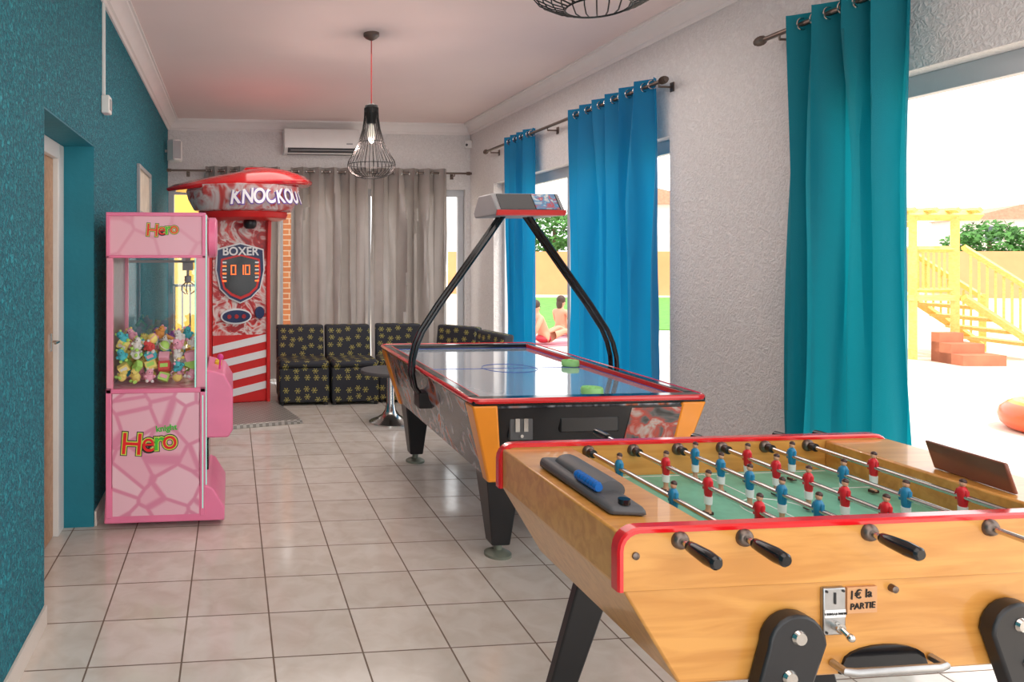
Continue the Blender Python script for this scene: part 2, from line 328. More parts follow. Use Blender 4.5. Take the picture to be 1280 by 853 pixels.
for s in (-.70,-.27,.56,1.6,2.52,2.73): box(bm,s-.035,s+.035,ya,yb,.05,2.14)
w=struct('window_2',bm,'frame_grey',.003)
bm=nb(); box(bm,-.70,-.68,YB+.03,YB+.06,1.0,1.2); tube(bm,[(-.69,YB+.04,1.1),(-.69,YB-.01,1.1),(-.60,YB-.01,1.1)],.009); part('handle',bm,'chrome',w)
# ---------------------------------------------------------------- curtains
def curtain(a,b,fixed,axis,z0,z1,folds,amp,material,label,group,seed):
    rnd=random.Random(seed); n=folds*12; bm=nb(); rows=16; grid=[]
    ph=[rnd.uniform(-.5,.5) for _ in range(folds+3)]
    for j in range(rows+1):
        t=j/rows; z=z1+(z0-z1)*t; row=[]; g=min(1,t*3)
        for i in range(n+1):
            u=i/n; k=u*folds+g*.38*math.sin(seed*1.7+u*7)*math.sin(PI*u)+g*.12*math.sin(t*5+seed+u*11); kk=max(0,min(folds,int(k)))
            w=math.sin(2*PI*k)*amp*(1-.2*t+.7*g*ph[kk])
            w+=amp*.4*math.sin(PI*k+seed)*g+amp*.18*math.sin(4*PI*k+seed+t*4)*g
            c=a+(b-a)*u+.25*amp*math.sin(4*PI*u*folds)*(1-t*.3)
            row.append(bm.verts.new((fixed+w,c,z) if axis=='y' else (c,fixed+w,z)))
        grid.append(row)
    for j in range(rows):
        for i in range(n):
            bm.faces.new((grid[j][i],grid[j][i+1],grid[j+1][i+1],grid[j+1][i]))
    t=thing('curtain',label,'curtain',((fixed,(a+b)/2,z0) if axis=='y' else ((a+b)/2,fixed,z0)),group)
    o=part('fabric',bm,material,t)
    for p in o.data.polygons: p.use_smooth=True
    zr=z1-.05
    for k in range(folds*2):
        c=a+(b-a)*k/(folds*2); c=min(max(c,a+.012),b-.012); bm=nb(); pts=[]
        for q in range(16):
            an=2*PI*q/16; x,y=.028*math.cos(an),.028*math.sin(an)
            pts.append((fixed+x,c,zr+y) if axis=='y' else (c,fixed+x,zr+y))
        tube(bm,pts,.0045,6,closed=True); part('eyelet',bm,'chrome',t)
    return t
RX,RZ=2.735,2.56
gb='curtains along the window wall'
curtain(6.42,7.04,RX,'y',.03,RZ+.05,4,.045,'blue_curtain','narrow blue eyelet curtain nearest the back corner of the room',gb,1)
curtain(4.50,5.66,RX,'y',.03,RZ+.05,6,.05,'blue_curtain','wide blue eyelet curtain behind the air hockey scoring arch',gb,2)
curtain(2.70,3.33,RX,'y',.03,RZ+.05,4,.055,'teal_curtain','teal curtain beside the big bright window nearest the football table',gb,3)
def rod(label,p0,p1,r,brk,axis):
    p0,p1=Vector(p0),Vector(p1); t=thing('curtain_rod',label,'curtain rod',(p0+p1)/2); bm=nb(); tube(bm,[p0,p1],r,12); part('rod',bm,'bronze',t)
    d=(p1-p0).normalized()
    for e,s in ((p0,-1),(p1,1)):
        bm=nb(); pts=[e+d*s*q for q in (0,.012,.013,.024,.025,.037,.038,.05,.051,.065)]
        tube(bm,pts,[r*1.1,r*1.8,r*1.1,r*2,r*1.1,r*2,r*1.1,r*1.8,r*1.1,r*1.3],12); part('finial',bm,'bronze',t)
    for q in brk:
        bm=nb()
        if axis=='y': tube(bm,[(XR,q,p0.z-.03),(p0.x,q,p0.z-.03),(p0.x,q,p0.z-.008)],.007,8); box(bm,XR-.006,XR,q-.02,q+.02,p0.z-.06,p0.z)
        else: tube(bm,[(q,YB,p0.z-.03),(q,p0.y,p0.z-.03),(q,p0.y,p0.z-.008)],.007,8); box(bm,q-.02,q+.02,YB-.006,YB,p0.z-.06,p0.z)
        part('bracket',bm,'bronze',t)
rod('long bronze curtain rod above the far window holding two blue curtains',(RX,4.42,RZ),(RX,7.62,RZ),.013,(4.44,6.1,7.5),'y')
rod('bronze curtain rod with ribbed finial above the near bright window',(RX,3.50,RZ),(RX,-.5,RZ),.013,(3.40,1.2),'y')
BZ=2.40; gg='grey curtains on the back wall'
curtain(.67,1.57,8.33,'x',.03,BZ+.05,5,.075,'grey_curtain','grey satin curtain hanging right below the wall air conditioner',gg,4)
curtain(1.605,2.50,8.33,'x',.03,BZ+.05,5,.075,'grey_curtain','grey satin curtain at the right end of the back window',gg,5)
curtain(-.30,.55,8.33,'x',.03,BZ+.05,6,.05,'grey_curtain','grey satin curtain mostly hidden behind the red punching machine',gg,6)
rod('thin dark curtain rod across the back wall holding grey curtains',(-.68,8.33,BZ),(2.74,8.33,BZ),.012,(-.5,.6,2.6),'x')
# ---------------------------------------------------------------- wall things
t=thing('air_conditioner','white split air conditioner high on the back wall','air conditioner',(1.02,8.34,2.6))
bm=nb(); prism(bm,[(YB,2.60),(YB-.17,2.60),(YB-.23,2.66),(YB-.24,2.74),(YB-.22,2.88),(YB,2.89)],'x',.586,1.453); part('body',bm,'white',t,.012)
bm=nb(); prism(bm,[(YB-.10,2.595),(YB-.19,2.612),(YB-.225,2.645),(YB-.232,2.655),(YB-.23,2.66)],'x',.63,1.41); part('air_outlet',bm,'dark_grey',t)
bm=nb(); box(bm,.66,1.38,YB-.243,YB-.235,2.628,2.634); part('louver',bm,'grey',t)
bm=nb(); box(bm,1.30,1.37,YB-.242,YB-.232,2.70,2.715); part('indicator',bm,'grey',t)
t=thing('wall_speaker','small white loudspeaker mounted high on the teal wall','speaker',(-.62,8.05,2.48))
bm=nb(); prism(bm,[(-.68,8.16),(-.54,8.10),(-.56,7.93),(-.62,7.90),(-.70,7.98)],'z',2.46,2.69); part('enclosure',bm,'white',t,.015)
bm=nb(); prism(bm,[(-.63,7.892),(-.552,7.925),(-.548,7.935),(-.62,7.90)],'z',2.48,2.67); part('grille',bm,'grey',t)
bm=nb(); tube(bm,[(XL,8.08,2.58),(-.66,8.08,2.58)],.015); part('bracket',bm,'white',t)
t=thing('cable_conduit','white cable conduit running down the teal wall to a switch box','conduit',(XL,4.21,2.24))
bm=nb(); box(bm,XL,XL+.016,4.20,4.225,2.34,ZC-.12); part('conduit',bm,'white',t,.002)
bm=nb(); box(bm,XL,XL+.045,4.17,4.26,2.245,2.345); part('switch_box',bm,'white_matt',t,.006)
bm=nb(); box(bm,XL+.045,XL+.05,4.19,4.24,2.265,2.325); part('switch_rocker',bm,'grey',t,.002)
t=thing('picture_frame','small pale framed notice on the teal wall above the crane machine','picture',(XL,6.1,1.78))
bm=nb()
for a,b,c,d in ((5.70,6.52,1.76,1.79),(5.70,6.52,2.12,2.15),(5.70,5.73,1.79,2.12),(6.49,6.52,1.79,2.12)): box(bm,XL,XL+.025,a,b,c,d)
part('frame',bm,'grey',t,.003)
bm=nb(); box(bm,XL,XL+.008,5.73,6.49,1.79,2.12); part('print',bm,'pale_print',t)
t=thing('motion_sensor','tiny white motion sensor in the back right ceiling corner','sensor',(2.76,8.38,2.72))
bm=nb(); prism(bm,[(2.83,8.45),(2.76,8.45),(2.75,8.40),(2.78,8.37),(2.83,8.38)],'z',2.71,2.80); part('housing',bm,'white',t,.006)
bm=nb(); ball(bm,(2.768,8.388,2.745),.016); part('lens',bm,'dark_grey',t)
def pendant(x,y,label,zo=0):
    t=thing('pendant_lamp',label,'pendant lamp',(x,y,1.98+zo),'black wire pendant lamps')
    bm=nb(); lathe(bm,[(.055,ZC),(.055,ZC-.02),(.04,ZC-.035),(.012,ZC-.05)],(x,y,0)); part('ceiling_rose',bm,'bronze',t)
    bm=nb(); tube(bm,[(x,y,ZC-.05),(x,y,2.49+zo)],.004,6); part('cord',bm,'red_cord',t)
    bm=nb(); lathe(bm,[(.012,2.50),(.045,2.485),(.05,2.44),(.032,2.39),(.03,2.36)],(x,y,zo)); part('socket',bm,'wire_black',t)
    bm=nb(); lathe(bm,[(.01,2.36),(.02,2.33),(.03,2.28),(.02,2.24),(.004,2.225)],(x,y,zo),16); part('bulb',bm,'bulb',t)
    pr=[(.048,2.47),(.05,2.40),(.062,2.32),(.088,2.23),(.128,2.15),(.160,2.10),(.167,2.075),(.162,2.045),(.14,2.015),(.105,1.995),(.075,1.985)]
    bm=nb()
    for k in range(34):
        a=2*PI*k/34; tube(bm,[(x+r*math.cos(a),y+r*math.sin(a),z+zo) for r,z in pr],.0020,4)
    for r,z in ((.048,2.47),(.088,2.23),(.167,2.075),(.075,1.985)):
        tube(bm,[(x+r*math.cos(2*PI*q/32),y+r*math.sin(2*PI*q/32),z+zo) for q in range(32)],.0026,5,closed=True)
    part('wire_cage',bm,'wire_black',t)
pendant(.966,5.0,'black wire cage pendant with red cord hanging mid room')
pendant(.87,1.66,'black wire cage pendant cut off by the top edge above the football table',.055)
# ---------------------------------------------------------------- crane machine
cx0,cx1,cy0,cy1=-.66,-.14,3.92,4.52
t=thing('crane_machine','pink prize crane machine with stone pattern standing against the teal wall','arcade machine',(-.4,4.22,0))
bm=nb(); prism(bm,[(cx0-.01,.03),(cx1+.10,.03),(cx1+.10,.10),(cx1+.04,.20),(cx1,.22),(cx0,.22)],'y',cy0-.012,cy1+.012); part('plinth',bm,'pink_dark',t,.008)
bm=nb(); box(bm,cx0+.01,cx1-.01,cy0+.004,cy1-.004,.22,.735); box(bm,cx0+.035,cx1-.035,cy0-.0135,cy0+.006,.07,.715); part('lower_cabinet',bm,'pink_stone',t)
bm=nb()
for a,b,c,d in ((cx0,cx0+.03,.06,.74),(cx1-.03,cx1,.06,.74),(cx0,cx1,.715,.74)): box(bm,a,b,cy0-.016,cy0+.012,c,d)
part('panel_frame',bm,'pink_dark',t,.004)
for x,y in ((cx0,cy0),(cx1-.05,cy0),(cx0,cy1-.04),(cx1-.05,cy1-.04)):
    bm=nb(); w=.05 if x>-.4 else .035; box(bm,x,x+w,y,y+.04,.735,1.44); part('corner_post',bm,'pink',t,.005)
for a in ((cx1,cx1+.006,cy0,cy0+.012,.08,1.66),(cx1-.058,cx1-.051,cy0-.002,cy0+.004,.74,1.43),(cx1-.018,cx1-.012,cy0-.0165,cy0-.01,.10,.70)):
    bm=nb(); box(bm,*a); part('light_strip',bm,'mint',t)
bm=nb(); box(bm,cx0+.01,cx1-.01,cy0+.003,cy1-.003,1.432,1.655); part('header_panel',bm,'pink_header',t,.003)
bm=nb(); box(bm,cx0,cx1,cy0-.008,cy1+.008,1.652,1.672)
for a,b in ((cx0,cx0+.02),(cx1-.02,cx1)): box(bm,a,b,cy0-.006,cy0+.01,1.43,1.66)
box(bm,cx0,cx1,cy0-.006,cy0+.01,1.43,1.445); part('top_frame',bm,'pink_dark',t,.004)
for a in ((cx1-.02,cx1-.016,cy0+.04,cy1-.04,.74,1.43),(cx0+.035,cx1-.05,cy1-.02,cy1-.016,.74,1.43)):
    bm=nb(); box(bm,*a); part('glass_pane',bm,'case_glass',t)
bm=nb(); box(bm,cx0+.012,cx0+.018,cy0+.04,cy1-.04,.74,1.43); part('back_mirror',bm,'brushed',t)
kx,ky=-.26,4.36
bm=nb(); box(bm,cx0+.06,cx1-.08,ky-.01,ky+.01,1.40,1.415); box(bm,kx-.01,kx+.01,cy0+.05,cy1-.05,1.415,1.43); box(bm,kx-.03,kx+.03,ky-.03,ky+.03,1.355,1.40); tube(bm,[(kx,ky,1.36),(kx,ky,1.32)],.008); lathe(bm,[(.006,1.325),(.02,1.32),(.02,1.29),(.01,1.28)],(kx,ky,0),12)
cr=part('crane',bm,'grey',t)
for k in range(3):
    a=k*2*PI/3+.4; bm=nb(); tube(bm,[(kx+r*math.cos(a),ky+r*math.sin(a),z) for r,z in ((.015,1.285),(.045,1.262),(.05,1.235),(.018,1.215))],.0035,6); part('claw',bm,'chrome',cr)
bm=nb(); prism(bm,[(cx1,.46),(cx1+.12,.46),(cx1+.145,.50),(cx1+.145,.72),(cx1+.10,.80),(cx1,.83)],'y',cy0+.03,cy1-.03); cp=part('control_panel',bm,'pink_dark',t,.01)
bm=nb(); tube(bm,[(cx1+.07,4.1,.80),(cx1+.075,4.1,.86)],.006); ball(bm,(cx1+.075,4.1,.875),.018); part('joystick',bm,'magenta',cp)
for yy in (4.25,4.33):
    bm=nb(); lathe(bm,[(.02,.79),(.02,.825),(.015,.83)],(cx1+.06,yy,0),16); part('button',bm,'yellow_ink',cp)
bm=nb(); lathe(bm,[(.10,cx1+.001),(.115,cx1+.01),(.115,cx1+.045),(.10,cx1+.055)],(0,4.22,1.545),28,'x'); part('round_sign',bm,'pink_dark',t)
bm=nb(); box(bm,cx1+.0,cx1+.012,4.05,4.35,.26,.43); part('prize_door',bm,'black_gloss',t,.004)
def word(x,z,size,yy,tilt=0):
    its=[]
    for i,(ch,mi) in enumerate(zip('Hero',(2,2,3,4))):
        dx=[0,.88,1.44,2.02][i]*size*.72
        loc=(x+dx,yy,z+tilt*dx); R=FRONT@ZR(.05*(i-1.5)); s=size*(1.2 if i==0 else 1.08)
        its.append((ch,s,(loc[0],yy+.0022,loc[2]),R,0,.0075*size/.1)); its.append((ch,s,(loc[0],yy+.0011,loc[2]),R,1,.0045*size/.1)); its.append((ch,s,loc,R,mi,.0005*size/.1))
    lettering(its,['black_ink','lime_ink','red_ink','green_ink','red_ink'],t)
word(-.525,.445,.135,cy0-.0175,.10); word(-.42,1.575,.078,cy0-.0005,.1)
lettering([('knight',.045,(-.345,cy0-.0185,.53),FRONT@ZR(.1),0,.0010)],['green_ink'],t)
cols={'lime green':(.45,.78,.18),'turquoise':(.08,.50,.58),'yellow':(.88,.74,.22),'white':(.8,.8,.78),'red':(.68,.08,.08),'purple':(.34,.14,.48),'orange':(.82,.38,.10),'pink':(.88,.42,.55),'brown':(.34,.18,.10)}
for k,c in cols.items(): mat('toy_'+k,c,.7,bump=.3,bs=200,var=.1)
def toy(x,y,z,c,kind,s):
    bm=nb(); R=Euler((random.uniform(-.8,.8),random.uniform(-.8,.8),random.uniform(-.9,.9)))
    if kind==0:
        ball(bm,(0,0,0),(s*.9,s*.8,s*.9)); ball(bm,(0,-s*.2,s*1.0),s*.65)
        for q in (-1,1): ball(bm,(q*s*.45,-s*.1,s*1.5),s*.27,1,8); ball(bm,(q*s*.85,-s*.3,s*.2),(s*.3,s*.45,s*.3),0,8); ball(bm,(q*s*.5,-s*.7,-s*.6),(s*.35,s*.45,s*.3),1,8); ball(bm,(q*s*.22,-s*.82,s*1.1),s*.1,2,6)
        cat='plush toy'; nm='plush_toy'; w='plush toy'
    elif kind==1:
        box(bm,-s,s,-s*.6,s*.6,-s*.8,s*.8); box(bm,-s*.7,s*.7,-s*.62,s*.62,-s*.35,s*.35,1); cat='toy box'; nm='boxed_toy'; w='boxed toy'
    else:
        ball(bm,(0,0,0),s*.95); tube(bm,[(s*.96*math.cos(2*PI*q/20),s*.96*math.sin(2*PI*q/20),0) for q in range(20)],s*.08,5,1,True); cat='toy ball'; nm='toy_ball'; w='toy ball'
    bmesh.ops.transform(bm,matrix=Matrix.Translation((x,y,z))@R.to_matrix().to_4x4(),verts=bm.verts)
    lo=min(v.co.z for v in bm.verts)
    if lo<.737: bmesh.ops.translate(bm,verts=bm.verts,vec=(0,0,.737-lo))
    alt=random.choice(['toy_white','toy_yellow','toy_pink','toy_lime green'])
    o=solo(nm,bm,['toy_'+c,alt,'black'],'small %s %s in the prize pile inside the pink crane machine'%(c,w),cat,'%s %s prizes in the crane machine'%(c,w))
ck=list(cols)
for l_,(zz,n1) in enumerate(((.785,6),(.842,6),(.898,6),(.954,6),(.998,3))):
    for j in range(4 if l_<4 else 3):
        for i in range(n1):
            x=-.588+.073*i+(l_%2)*.006+random.uniform(-.004,.004); y=4.005+.120*j+random.uniform(-.010,.010)
            if l_==4: x=-.58+.15*i+.03*(j%2)
            toy(x,y,zz+random.uniform(-.006,.008),random.choice(['lime green','yellow','white','pink','yellow','turquoise'] if random.random()<.6 else ck),random.choice([0,0,0,1,1,2]),random.uniform(.027,.031))
# ---------------------------------------------------------------- punching machine
bx,by=.06,6.97
pm=t=thing('punching_machine','tall red boxing punch machine with overhanging hood near the back window','arcade machine',(bx,by+.3,0))
bm=nb(); hull8(bm,[(-.28,6.08,0),(.42,6.10,0),(.40,6.96,0),(-.22,6.96,0)],[(-.27,6.09,.035),(.41,6.11,.035),(.40,6.96,.035),(-.22,6.96,.035)]); part('floor_plate',bm,'tread_plate',t,.004)
bm=nb(); prism(bm,[(-.24,7.0),(.36,7.0),(.30,7.70),(-.18,7.70)],'z',0.0,1.80); part('cabinet',bm,'red',t,.01)
bm=nb(); box(bm,-.20,.32,6.965,7.0,.68,1.78); part('front_panel',bm,'fight_art',t)
bm=nb(); box(bm,-.20,.32,6.965,7.0,.04,.68); part('lower_panel',bm,'red',t)
for x in (-.235,.335):
    bm=nb(); prism(bm,[(6.93,.0),(7.05,.0),(7.05,1.82),(6.88,1.82),(6.93,1.3)],'x',x-.018,x+.018); part('side_rail',bm,'red',t,.006)
for k in range(4):
    z=.06+.15*k; bm=nb(); hull8(bm,[(-.20,6.958,z),(.32,6.958,z+.10),(.32,6.958,z+.17),(-.20,6.958,z+.07)],[(-.20,6.966,z),(.32,6.966,z+.10),(.32,6.966,z+.17),(-.20,6.966,z+.07)]); part('stripe_decal',bm,'white_ink',t)
sh=[(-.17,1.50),(-.06,1.53),(.06,1.56),(.18,1.53),(.29,1.50),(.30,1.30),(.26,1.12),(.17,1.03),(.06,.98),(-.05,1.03),(-.14,1.12),(-.18,1.30)]
bm=nb(); prism(bm,[(x,z) for x,z in sh],'y',6.940,6.966); s1=part('display_shield',bm,'white_ink',t,.004)
bm=nb(); prism(bm,[(.06+(x-.06)*.94,1.27+(z-1.27)*.95) for x,z in sh],'y',6.934,6.941); part('display_border',bm,'navy',s1)
bm=nb(); prism(bm,[(.06+(x-.06)*.82,1.235+(z-1.27)*.74) for x,z in sh],'y',6.930,6.936); part('display_field',bm,'red',s1)
bm=nb(); prism(bm,[(.06+(x-.06)*.74,1.24+(z-1.27)*.66) for x,z in sh],'y',6.926,6.931); part('display_screen',bm,'black_gloss',s1)
def digit(x,z,segs,w=.04,h=.085,y=6.921):
    S={'a':(0,h,w,h),'d':(0,0,w,0),'g':(0,h/2,w,h/2),'f':(0,h/2,0,h),'b':(w,h/2,w,h),'e':(0,0,0,h/2),'c':(w,0,w,h/2)}
    for s in segs:
        a,b,c,d=S[s]; bm=nb(); box(bm,x+a-.0045,x+c+.0045,y,y+.004,z+b-.0045,z+d+.0045); part('digit_segment',bm,'led_red',s1)
for x,s in ((-.03,'abcdef'),(.045,'bc'),(.105,'abcdef')): digit(x,1.26,s)
for k in range(6):
    for x in (-.115,.20):
        bm=nb(); box(bm,x,x+.038,6.922,6.927,1.19+.035*k,1.205+.035*k); part('score_mark',bm,'white_ink' if k%2 else 'led_red',s1)
lettering([('BOXER',.11,(.06,6.929,1.475),FRONT,0,.0025)],['white_ink'],t)
bm=nb(); lathe(bm,[(.15,6.935),(.15,6.962)],(.02,0,.86),28,'y',0,1,.5)
op=part('button_plate',bm,'white_ink',t)
bm=nb(); lathe(bm,[(.135,6.928),(.135,6.936)],(.02,0,.86),28,'y',0,1,.44); part('button_field',bm,'navy',op)
for x in (-.05,.02,.09):
    bm=nb(); lathe(bm,[(.020,6.918),(.020,6.93)],(x,0,.86),16,'y'); part('button',bm,'deep_red',op)
bm=nb(); lathe(bm,[(.045,6.935),(.045,6.962)],(.25,0,.89),24,'y',0,1,1.3); part('coin_plate',bm,'navy',t)
HX,HY=.10,6.97
A0=-PI/2+PI/10
bm=nb(); lathe(bm,[(.36,1.77),(.42,1.79),(.44,1.84),(.40,1.86)],(HX,HY,0),10,'z',0,1,.95,A0); part('hood_rim',bm,'red',t,.006)
bm=nb(); lathe(bm,[(.42,1.845),(.475,1.86),(.53,1.96),(.56,2.08),(.5,2.09)],(HX,HY,0),10,'z',0,1,.95,A0); part('hood_band',bm,'head_art',t,.004)
# lid: an asymmetric winged shell, low pointed tip at the left, raised lobe at the right
bm=nb(); outline=[(-.70,.05),(-.46,-.30),(-.16,-.50),(.20,-.54),(.50,-.40),(.66,-.12),(.64,.18),(.40,.44),(.0,.50),(-.42,.34)]
rings=[]
for sc_,h in ((.84,.0),(1.0,.015),(1.02,.045),(.90,.095),(.66,.145),(.36,.175),(.06,.185)):
    rings.append([bm.verts.new((HX-.02+x*sc_,HY+y*sc_*.95,2.055+h*(1+.35*x)+.045*(x+.1)*min(1,sc_))) for x,y in outline])
for a,b in zip(rings,rings[1:]):
    for k in range(len(outline)): bm.faces.new((a[k],a[(k+1)%10],b[(k+1)%10],b[k]))
bm.faces.new(rings[0][::-1]); bm.faces.new(rings[-1]); part('hood_lid',bm,'red_gloss',t,.01)
its=[]
SQ=Matrix.Diagonal((.72,1,1,1))
for i,ch in enumerate('KNOCKOUT'):
    a=-PI/2-.36+.190*i; rr=.552; x=HX+rr*math.cos(a); y=HY+rr*.95*math.sin(a)
    R=Matrix.Rotation(a+PI/2,4,'Z')@FRONT@Matrix.Rotation(-.35,4,'X')@ZR(.10)@SQ
    nn=Vector((math.cos(a),math.sin(a),0))*.006; z=1.955+.004*i
    its.append((ch,.20,(x,y,z),R,0,.014)); its.append((ch,.20,(x+nn.x,y+nn.y,z+.001),R,1,.005))
lettering(its,['purple_ink','silver_ink'],t,'lettering',.25)
bm=nb(); tube(bm,[(.12,6.88,1.80),(.12,6.80,1.77)],.02); lathe(bm,[(.03,1.80),(.055,1.775),(.064,1.745),(.058,1.71),(.04,1.69),(.01,1.685)],(.12,6.80,0),20); part('punch_ball',bm,'black',t)
pm.location.x-=.05; pm.rotation_euler=(0,0,.21)
# ---------------------------------------------------------------- sofa modules
def sofa(x,y,rz,label,w=.47,fw=None):
    fw=fw or w; t=thing('sofa_module',label,'sofa',(0,0,0),'patterned sofa modules along the back')
    h,f=w/2,fw/2
    bm=nb(); hull8(bm,[(-f,-.52,.03),(f,-.52,.03),(h,-.02,.03),(-h,-.02,.03)],[(-f,-.52,.36),(f,-.52,.36),(h,-.02,.36),(-h,-.02,.36)]); part('seat_base',bm,'sofa_fabric',t,.015)
    bm=nb(); hull8(bm,[(-f,-.53,.362),(f,-.53,.362),(h,-.14,.362),(-h,-.14,.362)],[(-f,-.53,.425),(f,-.53,.425),(h,-.14,.43),(-h,-.14,.43)]); part('seat_cushion',bm,'sofa_fabric',t,.025)
    bm=nb(); hull8(bm,[(-h,-.135,.36),(h,-.135,.36),(h,-.005,.36),(-h,-.005,.36)],[(-h,-.08,.73),(h,-.08,.73),(h,.03,.73),(-h,.03,.73)]); part('backrest',bm,'sofa_fabric',t,.02)
    for sx,sy in ((-1,-.49),(1,-.49),(-1,-.05),(1,-.05)):
        bm=nb(); lathe(bm,[(.018,0),(.022,.032)],((f if sy<-.2 else h)*sx*.88,sy,0),12); part('foot',bm,'black',t)
    t.location=(x,y,0); t.rotation_euler=(0,0,rz); return t
sofa(.69,7.45,0,'leftmost black and yellow sofa module beside the punching machine',.48)
sofa(1.175,7.44,.02,'black and yellow sofa module second from the left beneath the grey curtain',.46)
sofa(1.72,7.47,-.17,'third patterned sofa module, partly behind the little pedestal table',.47,.42)
sofa(2.30,7.16,-.88,'patterned corner sofa module seen behind the air hockey table',.46,.16)
sofa(2.44,6.52,-1.40,'patterned sofa module nearest the blue curtain behind the air hockey table',.50,.42)
# ---------------------------------------------------------------- pedestal table
t=thing('pedestal_table','low round side table with silver trumpet base near the sofas','table',(1.36,6.17,0))
bm=nb(); lathe(bm,[(.185,0),(.185,.010),(.165,.022),(.12,.04),(.075,.07),(.048,.11),(.036,.17),(.032,.42)],(1.36,6.17,0),32); part('pedestal',bm,'chrome',t)
bm=nb(); lathe(bm,[(.20,.42),(.255,.425),(.26,.44),(.255,.455),(.2,.457)],(1.36,6.17,0),40); part('table_top',bm,'dark_grey',t)
# ---------------------------------------------------------------- air hockey table
ax0,ax1,ay0,ay1,az=1.09,2.19,3.2,5.20,.76
qx0,qx1,qy0,qy1,qz=1.19,2.10,3.28,5.10,.40
t=thing('air_hockey_table','air hockey table with orange corners and overhead scoring arch','air hockey table',((ax0+ax1)/2,(ay0+ay1)/2,0))
top=[(ax0,ay0,az),(ax1,ay0,az),(ax1,ay1,az),(ax0,ay1,az)]; bot=[(qx0,qy0,qz),(qx1,qy0,qz),(qx1,qy1,qz),(qx0,qy1,qz)]
bm=nb(); hull8(bm,bot,top); part('body',bm,'side_art',t)
bm=nb(); e=.004; hull8(bm,[(qx0+.05,qy0-e,qz+.01),(qx1-.05,qy0-e,qz+.01),(qx1-.05,qy0,qz+.01),(qx0+.05,qy0,qz+.01)],[(ax0+.07,ay0-e,az-.01),(ax1-.05,ay0-e,az-.01),(ax1-.05,ay0,az-.01),(ax0+.07,ay0,az-.01)]); part('end_panel',bm,'black_gloss',t)
def fy(z): return qy0+(ay0-qy0)*(z-qz)/(az-qz)
bm=nb(); hull8(bm,[(1.80,fy(.44)-.008,.44),(2.04,fy(.44)-.008,.44),(2.04,fy(.44),.44),(1.80,fy(.44),.44)],[(1.84,fy(.74)-.008,.74),(2.10,fy(.74)-.008,.74),(2.10,fy(.74),.74),(1.84,fy(.74),.74)]); part('end_decal',bm,'end_art',t)
for (b,tp,sx,sy) in ((bot[0],top[0],1,1),(bot[1],top[1],-1,1),(bot[2],top[2],-1,-1),(bot[3],top[3],1,-1)):
    bm=nb(); e=.012
    def sq(p,s,z): 
        x,y=p[0]-sx*e,p[1]-sy*e
        q=[(x,y,z),(x+sx*s,y,z),(x+sx*s,y+sy*s,z),(x,y+sy*s,z)]
        return q if sx*sy>0 else q[::-1]
    hull8(bm,sq(b,.07,qz-.01),sq(tp,.12,az+.005)); part('corner_post',bm,'orange',t,.01)
bm=nb(); zt=az+.035
for a,b,c,d in ((ax0-.01,ax1+.01,ay0-.01,ay0+.07),(ax0-.01,ax1+.01,ay1-.07,ay1+.01),(ax0-.01,ax0+.05,ay0+.07,ay1-.07),(ax1-.05,ax1+.01,ay0+.07,ay1-.07)): box(bm,a,b,c,d,az-.002,zt)
part('rail',bm,'black_gloss',t,.012)
bm=nb()
o4=[(ax0-.012,ay0-.012),(ax1+.012,ay0-.012),(ax1+.012,ay1+.012),(ax0-.012,ay1+.012)]
pts=[]
for i,(x,y) in enumerate(o4):
    sx=1 if i in(0,3) else -1; sy=1 if i<2 else -1; c=Vector((x+sx*.05,y+sy*.05,zt-.01)); a0={0:PI,1:1.5*PI,2:0,3:.5*PI}[i]
    for q in range(6): a=a0+q*PI/10; pts.append(c+Vector((.05*math.cos(a),.05*math.sin(a),0)))
tube(bm,pts,.013,8,closed=True); part('edge_trim',bm,'red_gloss',t)
bm=nb(); box(bm,ax0+.05,ax1-.05,ay0+.07,ay1-.07,az-.005,az+.008); ps=part('playing_surface',bm,'play_surface',t)
for a,b,c,d in ((ax0+.05,ax0+.058,ay0+.07,ay1-.07),(ax1-.058,ax1-.05,ay0+.07,ay1-.07),(ax0+.05,ax1-.05,ay1-.085,ay1-.07),(ax0+.06,ax1-.06,4.205,4.215)):
    bm=nb(); box(bm,a,b,c,d,az+.008,az+.0095); part('surface_line',bm,'blue_line',ps)
bm=nb(); tube(bm,[(1.65+.16*math.cos(2*PI*q/40),4.21+.16*math.sin(2*PI*q/40),az+.0085) for q in range(40)],.002,5,closed=True); part('centre_circle',bm,'blue_line',ps)
for a in ((ax0+.05,ax1-.05,ay0+.065,ay0+.072,az+.005,zt-.004),(ax0+.046,ax0+.052,ay0+.07,ay1-.07,az+.006,zt-.003),(ax1-.052,ax1-.046,ay0+.07,ay1-.07,az+.006,zt-.003)):
    bm=nb(); box(bm,*a); part('inner_cushion',bm,'red',t)
for x,y in ((1.275,3.40),(2.0,3.40),(1.275,4.99),(2.0,4.99)):
    bm=nb(); hull8(bm,[(x-.045,y-.045,.06),(x+.045,y-.045,.06),(x+.045,y+.045,.06),(x-.045,y+.045,.06)],[(x-.085,y-.085,.41),(x+.085,y-.085,.41),(x+.085,y+.085,.41),(x-.085,y+.085,.41)]); lg=part('leg',bm,'black',t,.008)
    bm=nb(); lathe(bm,[(.065,0),(.065,.012),(.04,.025),(.02,.03),(.02,.065)],(x,y,0),24); part('foot',bm,'foot_pad',lg)
bm=nb(); box(bm,1.26,1.37,fy(.66)-.014,fy(.66)+.02,.60,.735); cd=part('coin_door',bm,'dark_grey',t,.004)
for xx in (1.285,1.325):
    bm=nb(); box(bm,xx,xx+.02,fy(.66)-.02,fy(.66)-.013,.64,.70); part('coin_slot',bm,'chrome',cd)
bm=nb(); lathe(bm,[(.008,fy(.66)-.022),(.008,fy(.66)-.012)],(1.315,0,.62),12,'y'); part('lock',bm,'chrome',cd)
